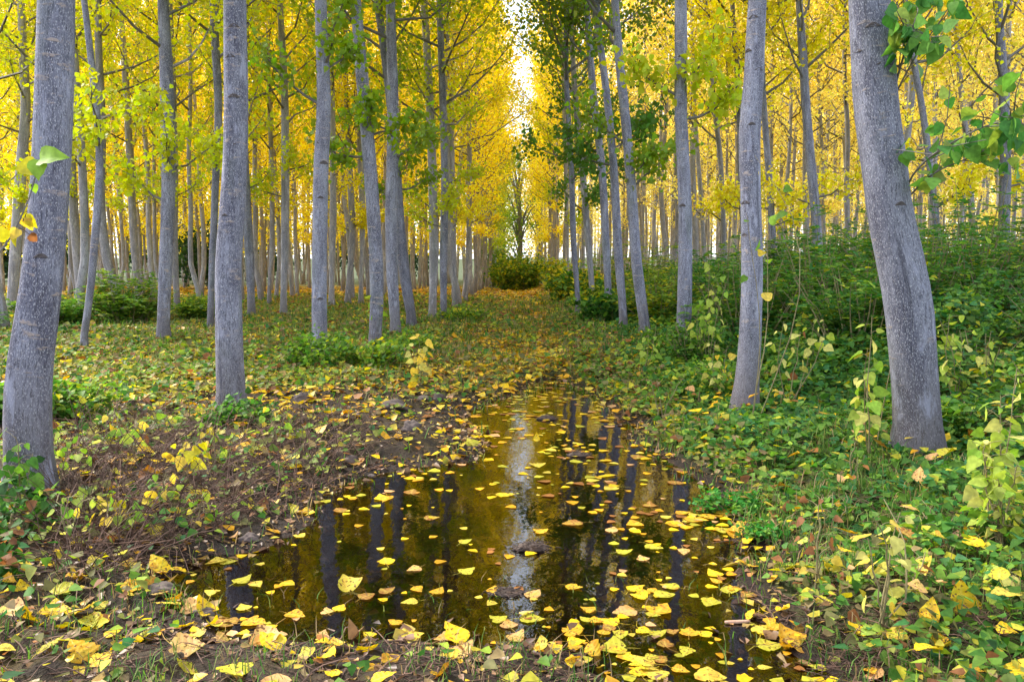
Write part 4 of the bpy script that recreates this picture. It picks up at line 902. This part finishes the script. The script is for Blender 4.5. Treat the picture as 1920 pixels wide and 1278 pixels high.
# ------------------------------------------------------------------ fallen leaves
def leafmesh(seed):
    """single leaf of unit length lying on z=0, with a stalk; bent and curled"""
    r = np.random.default_rng(seed); m = len(OUT); rows = []
    bend = r.uniform(-0.7, 1.3); roll = r.uniform(-0.3, 1.1); tw = r.normal(0, 0.4); asym = r.uniform(0.88, 1.1, 2); hs = [-1, -0.6, -0.25, 0, 0.25, 0.6, 1]
    V = []; vein = []; asp = r.uniform(0.72, 1.12); tear = r.random() < 0.4; ty_ = r.uniform(0.3, 0.8); tsd = r.choice([-1, 1])
    ys = [0.0, 0.03, 0.10, 0.2, 0.3, 0.4, 0.5, 0.6, 0.7, 0.8, 0.9, 0.97]
    for iy, yy in enumerate(ys):
        wl = (asp if iy < 99 else 1)*np.interp(yy, [0, 0.02, 0.08, 0.2, 0.32, 0.5, 0.68, 0.83, 0.94, 1], [0.10, 0.28, 0.44, 0.52, 0.50, 0.40, 0.27, 0.15, 0.055, 0])
        for k_, s_ in enumerate(hs):
            tooth = 1 + (r.normal(0, 0.06) if abs(s_) == 1 else 0) - (0.5*math.exp(-((yy-ty_)/0.07)**2) if tear and s_*tsd > 0.5 else 0); x = s_*wl*tooth*asym[0 if s_ < 0 else 1]
            yb = yy - (0.07*abs(s_)*(1-yy)**3 if iy == 0 else 0) - 0.06*abs(s_)*(1-yy)
            z_ = roll*x*x*0.8 + bend*(yy-0.4)**2*0.6 + tw*x*(yy-0.4) + r.normal(0, 0.008) + 0.02*math.sin(yy*25+abs(s_)*4)*abs(s_)
            V.append((x, yb, z_)); vein.append(1.0 if s_ == 0 else (0.55 if (iy % 2 == 0 and abs(s_) < 1) else 0.0))
    W_ = len(hs); n = len(ys); V.append((0, 1.0, bend*0.36*0.6)); vein.append(1); Fq = [[a_*W_+b_, a_*W_+b_+1, (a_+1)*W_+b_+1, (a_+1)*W_+b_] for a_ in range(n-1) for b_ in range(W_-1)]
    F3 = [[(n-1)*W_+b_, (n-1)*W_+b_+1, n*W_] for b_ in range(W_-1)]
    V = np.array(V); z0 = np.percentile(V[:, 2], 20); V[:, 2] -= z0
    base = V[3].copy(); sd = r.normal(0, 0.25); sp_ = np.array([base, base+[sd*0.3, -0.3, 0.03], base+[sd, -0.62, 0.01]])
    sv, sf, _ = tube(sp_, [0.014, 0.011, 0.009], 4)
    Fall = np.vstack([np.array(Fq), sf+len(V)]); vein = np.concatenate([vein, np.full(len(sv), 0.9)])
    V = np.vstack([V, sv]); V[:, 1] -= 0.45
    return mesh_of('fallen_leaf', V, [Fall, np.array(F3)], [M_FALLEN], smoothf=True, pattr={'vein': vein})
LM = [leafmesh(400+s) for s in range(28)]
YEL = [((0.78, 0.50, 0.01), 'bright yellow'), ((0.66, 0.49, 0.06), 'pale yellow'), ((0.44, 0.40, 0.03), 'greenish yellow'), ((0.66, 0.33, 0.012), 'deep golden'), ((0.30, 0.12, 0.03), 'brown'), ((0.62, 0.34, 0.14), 'tan')]
WY = [4.5, 2.0, 2.5, 3.0, 2.2, 0.9]
r = np.random.default_rng(64)
# scatter
x, y = sample_view(260000, r, 1.55, 42); s = sdist(x, y); xc = x-0.01*y
path = np.exp(-(xc/1.1)**2)
pat = smooth((fbm(x*2.1, y*2.1, 3)-0.44)/0.16)
rho = np.where(s < 0, 26+115*pat+90*(y < 3.6)*smooth((fbm(x*1.3+31, y*1.3, 2)-0.35)/0.2),
               35 + 60*pat + 420*path*smooth((y-5.4)/2.5) + 190*smooth((-xc-0.7)/0.8)*smooth((y-4.6)/2) + 60*(xc < 0.5)*(y < 5.5)*pat + 50*(y < 3))
rho = np.where((s > 0) & (xc > 1.0) & (y > 2.5), 20+30*pat, rho)
rho = rho*1.25 + 130*np.exp(-((s+0.02)/0.10)**2)*(y < 7)
for q_ in (0, 1, 2, 3, 10, 23, 24, 25): rho = rho + 260*np.exp(-((x-placed[q_][0])**2+(y-placed[q_][1])**2)/0.09)
d = rho/avail(len(x), y, 1.55, 42)/0.75/(1+y/14)
k = r.random(len(x)) < d*0.75; x, y, s, xc = x[k], y[k], s[k], xc[k]; n = len(x)
size = np.clip(r.normal(0.038, 0.017, n), 0.016, 0.082)*(1+y/22)
water = s < -0.05; z = ground(x, y); water = (z < -0.004)
lift = np.where((xc > 1.0), r.random(n)*0.10, r.random(n)*0.015)
zz = np.where(water, 0.003, z+0.008+lift); kind = r.choice(len(YEL), n, p=np.array(WY)/sum(WY)); yaw = r.random(n)*6.28
tx = np.where(water, r.normal(0, 0.02, n), r.normal(0, 0.35, n)); ty = np.where(water, r.normal(0, 0.02, n), r.normal(0, 0.35, n))
px, py, ff = project(np.stack([x, y, zz], 1)); app = size/ff*(0.45+0.55*np.clip(np.abs(H/ff), 0, 1)); app[(px < 5) | (px > 1915) | (py > 1272)] = 0
order = np.argsort(-app); ind = order[:278]; rest = order[278:]
for i_ in ind:
    o = link('fallen_leaf', LM[r.integers(len(LM))]); c, cn = YEL[kind[i_]]
    o.color = (*np.clip(np.array(c)*r.uniform(0.85, 1.1), 0, 1), 1); o.location = (x[i_], y[i_], zz[i_]); o.scale = (size[i_],)*3
    flat = 0.35 if water[i_] else 1.0; o.scale[2] *= flat; o.rotation_euler = (tx[i_], ty[i_], yaw[i_])
    xs_, ys_ = px[i_], py[i_]
    if water[i_]:
        where = 'floating on the near part of the puddle' if ys_ > 1130 else 'floating on the middle of the puddle'
        grp = 'leaves floating on the puddle'
    else:
        where = 'on the muddy left bank' if xs_ < 620 and ys_ < 1130 else ('in the grass at bottom left' if xs_ < 620 else ('on the mud in the near foreground' if xs_ < 1250 else 'in the grass of the right bank'))
        grp = 'fallen leaves on the banks'
    tag(o, cn+' poplar leaf '+where, 'leaf', grp)
# hand-placed large leaves
HL = [(295, 1062, 0.15, 0.55, 0, 'big curled yellow leaf at the left tip of the puddle', 0), (850, 1192, 0.15, 0.25, 0, 'large ragged golden leaf in the near shallows, centre', 1.2), (1006, 842, 0.09, 1.15, 0, 'yellow leaf standing upright in the middle of the puddle', 0),
      (1745, 1158, 0.12, 0.9, 0, 'round yellow leaf propped on edge in the right grass', 0.2), (1803, 1140, 0.15, 1.1, 0, 'tall yellow leaf standing up at lower right', 0), (1472, 1200, 0.12, 0.8, 3, 'peaked golden leaf at the right edge of the near water', 0.6),
      (55, 1165, 0.12, 0.9, 0, 'upright bright yellow leaf near the lower left corner', 2.8), (100, 1140, 0.13, 0.2, 0, 'flat yellow leaf beside the upright one at lower left', 1.8), (145, 1225, 0.12, 0.6, 3, 'orange yellow leaf at the bottom left', 1.3), (505, 1205, 0.13, 0.35, 0, 'large bright leaf on the near left shore', 1.7),
      (210, 835, 0.10, 1.2, 0, 'folded yellow leaf caught on the brambles right of the left trunk', 2.6), (870, 1222, 0.12, 0.4, 5, 'orange brown leaf under the large ragged golden one', 0.4), (1470, 950, 0.10, 0.2, 0, 'yellow leaf lying on green herbs right of the puddle', 1.4), (650, 1115, 0.12, 0.5, 1, 'pale yellow leaf curled on the left shore', 1.0),
      (720, 1272, 0.10, 0.3, 0, 'bright yellow leaf cut by the bottom edge, left of centre', 0.3), (1722, 930, 0.10, 0.9, 5, 'tan leaf hanging in the right bank herbs', 0.1)]
for (hx, hy, sz, tl, kd, lb, yw) in HL:
    p = hit(hx, hy+8); o = link('fallen_leaf', LM[r.integers(len(LM))]); o.color = (*YEL[kd][0], 1); o.scale = (sz*0.62,)*3
    zb_ = max(p[2], 0.0)+ (0.36*sz*0.72*math.sin(tl)) + 0.004
    if 'caught' in lb or 'hanging' in lb: zb_ += 0.08
    o.location = (p[0], p[1], zb_); o.rotation_euler = (tl, 0, yw*0.8+r.normal(0, 0.5)-0.5); tag(o, lb, 'leaf', 'large fallen leaves')
x, y, zz, size, kind, tx, ty, yaw = [v[rest] for v in (x, y, zz, size, kind, tx, ty, yaw)]; n = len(x)
D = np.stack([-np.sin(yaw), np.cos(yaw), tx], 1); Nn = unit(np.stack([ty+r.normal(0, 0.05, n), r.normal(0, 0.05, n), np.ones(n)], 1))
wmask = water[rest]
V, Fq = hearts(np.stack([x, y, zz], 1), D, Nn, size, size*0.95, np.where(wmask, 0.02, 0.12), np.where(wmask, 0.0, r.uniform(-0.2, 0.25, n)))
tn = np.array([c for c, _ in YEL])[kind]*(1+r.normal(0, 0.12, (n, 1)))
ex, ey = sample_view(150000, r, 1.55, 14); es = sdist(ex, ey); exc = ex-0.01*ey
er = 700*np.exp(-((es-0.03)/0.11)**2)*(ey < 8) + np.where(es < -0.03, 190, np.where(exc < 0.6, np.where(ey < 6.5, 420, 260), 90)); kq = r.random(len(ex)) < er/avail(150000, ey, 1.55, 14)
ex, ey, es = ex[kq], ey[kq], es[kq]; m = len(ex); ez = ground(ex, ey)+0.006; el_ = np.where(es < -0.03, r.uniform(0.03, 0.07, m), r.uniform(0.010, 0.04, m))
Dq = rdir(m, r, 0.25); Nq = unit(np.array([[0, 0, 1.0]])+r.normal(0, 0.3, (m, 3))); V2, F2 = hearts(np.stack([ex, ey, ez], 1), Dq, Nq, el_, el_*r.uniform(0.4, 0.9, m), 0.15, 0.2)
t2_ = tint(m, [(0.10, 0.05, 0.03), (0.20, 0.11, 0.05), (0.34, 0.22, 0.07), (0.30, 0.17, 0.10), (0.45, 0.32, 0.05)], [4, 4, 3, 2, 1.5], r)
V = np.vstack([V, V2]); Fq = np.vstack([Fq, F2+6*n]); tn = np.vstack([tn, t2_])
tag(link('leaf_litter', mesh_of('leaf_litter', V, Fq, [M_LITTER], fattr={'tint': np.repeat(np.clip(tn, 0, 1), 2, 0)})), 'carpet of small yellow fallen leaves over path, banks and puddle', 'leaf litter', None, 'stuff')
print('litter', n, time.time()-T0)

# ------------------------------------------------------------------ stones, debris, wood
def icos(sub=3):
    import bmesh
    bm = bmesh.new(); bmesh.ops.create_icosphere(bm, subdivisions=sub, radius=1); V = np.array([v.co[:] for v in bm.verts]); Fq = np.array([[v.index for v in f.verts] for f in bm.faces]); bm.free(); return V, Fq
IV, IF = icos(4)
for kk, (sx_, sy_, w_, h_, lb) in enumerate([(770, 806, 40, 24, 'smooth grey brown stone on the mud beside the puddle'), (292, 1116, 66, 30, 'flat mauve stone at the left tip of the puddle'), (375, 706, 26, 12, 'small flat stone left of the stout trunk'),
    (345, 697, 28, 22, 'rounded stone beside the flat one left of the stout trunk'), (564, 756, 34, 28, 'brown stone between the stout trunk and the ivied one'), (655, 872, 34, 22, 'muddy stone on the bank left of the water'), (795, 752, 34, 14, 'dark flat stone by the far left shore'),
    (822, 750, 24, 20, 'grey stone next to the dark flat one'), (625, 632, 18, 12, 'small pinkish stone right of the ivied poplar'), (465, 1018, 40, 22, 'dull stone half sunk at the left shore'), (735, 768, 60, 24, 'broad low brown stone above the smooth one'), (1015, 628, 14, 8, 'small brown stone lying on the leafy path'),
    (380, 1155, 44, 22, 'dark stone under leaves at the near left shore'), (696, 898, 22, 12, 'little stone at the water line on the left')]):
    r2 = np.random.default_rng(700+kk); p = hit(sx_, sy_); Yd = p[1]; a_ = w_/F*Yd/2.5; c_ = h_/F*Yd/1.9
    nz = fbm(IV[:, 0]*1.5+IV[:, 2]+kk*7+20, IV[:, 1]*1.5+IV[:, 2]*0.7+20, 5)
    V = IV*(0.5+1.0*nz)[:, None]*np.array([a_*1.1, a_*0.85, c_]); V[:, 2] = np.maximum(V[:, 2], -c_*0.6)
    o = link('stone', mesh_of('stone', V, IF, [M_STONE], smoothf=True)); o.location = (p[0], p[1]+a_*0.5, p[2]+c_*0.15); o.rotation_euler[2] = r2.random()*0.6
    tag(o, lb, 'stone', 'stones on the banks')
def heap(px, py, w_, lb, n=110, seed=3, h=0.025):
    r2 = np.random.default_rng(seed); p = onz(px, py, 0.0); root = empty('twig_heap', tuple(p), lb, 'debris'); a = Acc(); rad = w_/F*p[1]/2
    for q_ in range(n):
        c = np.array([r2.normal(0, rad*0.42), r2.normal(0, rad*0.28), 0]); c[2] = h*math.exp(-(c[0]/rad)**2*2)*r2.random(); az = r2.normal(0, 0.7); l = rad*r2.uniform(0.2, 0.6)
        d = np.array([math.cos(az), math.sin(az), r2.normal(0, 0.2)])*l
        V, Fq, U = tube(np.stack([c-d/2, c+r2.normal(0, 0.003, 3)+[0, 0, 0.004], c+d/2]), [0.0012, 0.0016, 0.001], 4); a.add(V, Fq, U)
    V, Fq, _ = a.get(); link('twigs', mesh_of('twigs', V, Fq, [M_DARK]), root)
    V = IV*np.array([rad*0.8, rad*0.4, h*0.9])*(0.75+0.5*fbm(IV[:, 0]*3+9, IV[:, 1]*3+9, 3))[:, None]; link('mud_lump', mesh_of('mud_lump', V, IF, [M_DARK], smoothf=True), root)
heap(995, 1028, 80, 'small heap of dark twigs poking out of the middle of the puddle', 150, 3)
heap(1025, 785, 46, 'dark tuft of debris in the far bright part of the puddle', 60, 4, 0.03)
heap(1085, 853, 56, 'brown leaf and twig clump floating right of the upright leaf', 60, 5, 0.02)
heap(950, 1110, 90, 'flat brown clump just under the sky reflection', 80, 6, 0.006)
p = onz(1382, 1168, 0.0); L_, w2, h2 = 0.078, 0.010, 0.008
V = []
for xx in np.linspace(-1, 1, 9):
    for (a_, b_) in ((-1, -1), (-0.6, 1), (0.7, 1), (1, -0.8)): V.append((xx*L_/2, a_*w2*0.5*(1-0.25*abs(xx)**3+0.1*math.sin(xx*9)), b_*h2*0.5*(1-0.2*xx*xx)))
V = np.array(V); Fq = [[i_*4+j_, (i_+1)*4+j_, (i_+1)*4+(j_+1) % 4, i_*4+(j_+1) % 4] for i_ in range(8) for j_ in range(4)]+[[0, 1, 2, 3], [35, 34, 33, 32]]
o = link('wood_chip', mesh_of('wood_chip', V, np.array(Fq), [M_WOOD])); o.location = (p[0], p[1], 0.006); o.rotation_euler[2] = 0.08
tag(o, 'short pinkish piece of broken wood floating in the near right water', 'wood')

# ------------------------------------------------------------------ far surroundings
def far_tree(x, y, h, wd, cols, w, label, seed, group=None, name='broadleaf_tree', leaf=0.3, n=3500, zb=0.12):
    r2 = np.random.default_rng(seed); root = empty(name, g3(x, y), label, 'tree', group)
    a = Acc(); V, Fq, U = tube([[0, 0, -0.2], [0.1, 0, h*0.3], [0, 0.1, h*0.6], [0.1, 0, h*0.9]], [h*0.02, h*0.016, h*0.01, 0.02], 7); a.add(V, Fq, U)
    C = []
    for q_ in range(26):
        az = r2.random()*6.28; z_ = h*r2.uniform(zb+0.05, 0.95); rr = wd*math.sqrt(max(0.05, 1-((z_/h-0.5)/0.55)**2))*r2.uniform(0.3, 0.9)
        c = np.array([math.cos(az)*rr, math.sin(az)*rr, z_]); C.append(c); V, Fq, U = tube([[0, 0, z_*0.6], list(c*[0.5, 0.5, 0.85]), list(c)], [h*0.006, h*0.004, 0.01], 4); a.add(V, Fq, U)
    V, Fq, U = a.get(); link('trunk', mesh_of('trunk', V, Fq, [M_LIMB], smoothf=True), root)
    C = np.array(C); k_ = r2.integers(len(C), size=n); P = C[k_]+r2.normal(0, wd*0.24, (n, 3))*[1, 1, 0.8]; P[:, 2] = np.maximum(P[:, 2], h*zb*r2.random(n)+0.1)
    L = r2.uniform(0.6, 1.2, n)*leaf; V, Fq = kites(P, rdir(n, r2), rdir(n, r2), L, L*0.8)
    link('crown', mesh_of('crown', V, Fq, [M_TINT], fattr={'tint': tint(n, cols, w, r2)}), root)
far_tree(0.5, 58, 11.5, 2.0, [G3, G4, GREEN], [3, 3, 2], 'loose green tree standing in the opening at the end of the path', 801, leaf=0.16)
far_tree(-0.9, 72, 14.0, 2.6, [GOLDL, PALE, YG], [3, 3, 1], 'golden tree behind the green one at the end of the path', 802, leaf=0.2)
far_tree(2.2, 66, 12.5, 2.4, [GOLDL, PALE, OR], [3, 3, 1], 'pale golden tree at the end of the path on the right', 803, leaf=0.2)
for kk in range(9):
    r2 = np.random.default_rng(850+kk)
    far_tree(-52+kk*5.2+r2.normal(0, 1), 78+r2.normal(0, 5), r2.uniform(4.5, 7.0), r2.uniform(2.6, 3.6), [(0.03, 0.07, 0.03), (0.05, 0.10, 0.03)], [1, 1], 'dark green tree on the skyline beyond the left plantation', 860+kk, 'dark trees beyond the left plantation', leaf=0.4, n=2600)
far_tree(-14.5, 38, 2.6, 1.5, [(0.03, 0.07, 0.03), (0.05, 0.11, 0.03)], [1, 1], 'dark evergreen bush between distant left trunks', 880, leaf=0.18, n=2600)

# ------------------------------------------------------------------ light
w = bpy.data.worlds.new('World'); sc.world = w; w.use_nodes = True; nt = w.node_tree
bg = nt.nodes['Background']; sky = nt.nodes.new('ShaderNodeTexSky'); sky.sky_type = 'NISHITA'; sky.sun_disc = False
EL, AZ = math.radians(48), math.radians(298)    # sun ahead and left, shining down through the crowns
sky.sun_elevation = EL; sky.sun_rotation = AZ; sky.air_density = 1.0; sky.dust_density = 2.5; sky.ozone_density = 1.0
gc = N(nt, 'ShaderNodeTexCoord'); cn = N(nt, 'ShaderNodeTexNoise', i_Scale=3.5, i_Detail=7.0, i_Roughness=0.6); nt.links.new(gc.outputs['Generated'], cn.inputs['Vector'])
nt.links.new(mix(nt, ramp(nt, cn.outputs['Fac'], [(0.36, (0.15, 0.15, 0.15)), (0.52, (1, 1, 1))]), sky.outputs[0], mix(nt, 1.0, (4.6, 4.8, 5.3), mix(nt, 1.0, sky.outputs[0], (0.5, 0.5, 0.5), 'MULTIPLY'), 'ADD')), bg.inputs[0]); bg.inputs[1].default_value = 0.15
sd = bpy.data.lights.new('sun', 'SUN'); so = bpy.data.objects.new('sun', sd); COL.objects.link(so)
sd.energy = 3.4; sd.angle = math.radians(10); sd.color = (1, 0.95, 0.86)
dirv = Vector((math.sin(AZ)*math.cos(EL), math.cos(AZ)*math.cos(EL), math.sin(EL)))
so.rotation_euler = dirv.to_track_quat('Z', 'Y').to_euler(); so.location = dirv*50
vs = sc.view_settings; vs.view_transform = 'Standard'; vs.look = 'None'; vs.gamma = 1; vs.exposure = 1.28; vs.use_curve_mapping = False
cy = sc.cycles; cy.max_bounces = 7; cy.diffuse_bounces = 4; cy.glossy_bounces = 2; cy.transmission_bounces = 4; cy.transparent_max_bounces = 6; cy.sample_clamp_indirect = 6
print('total', time.time()-T0)
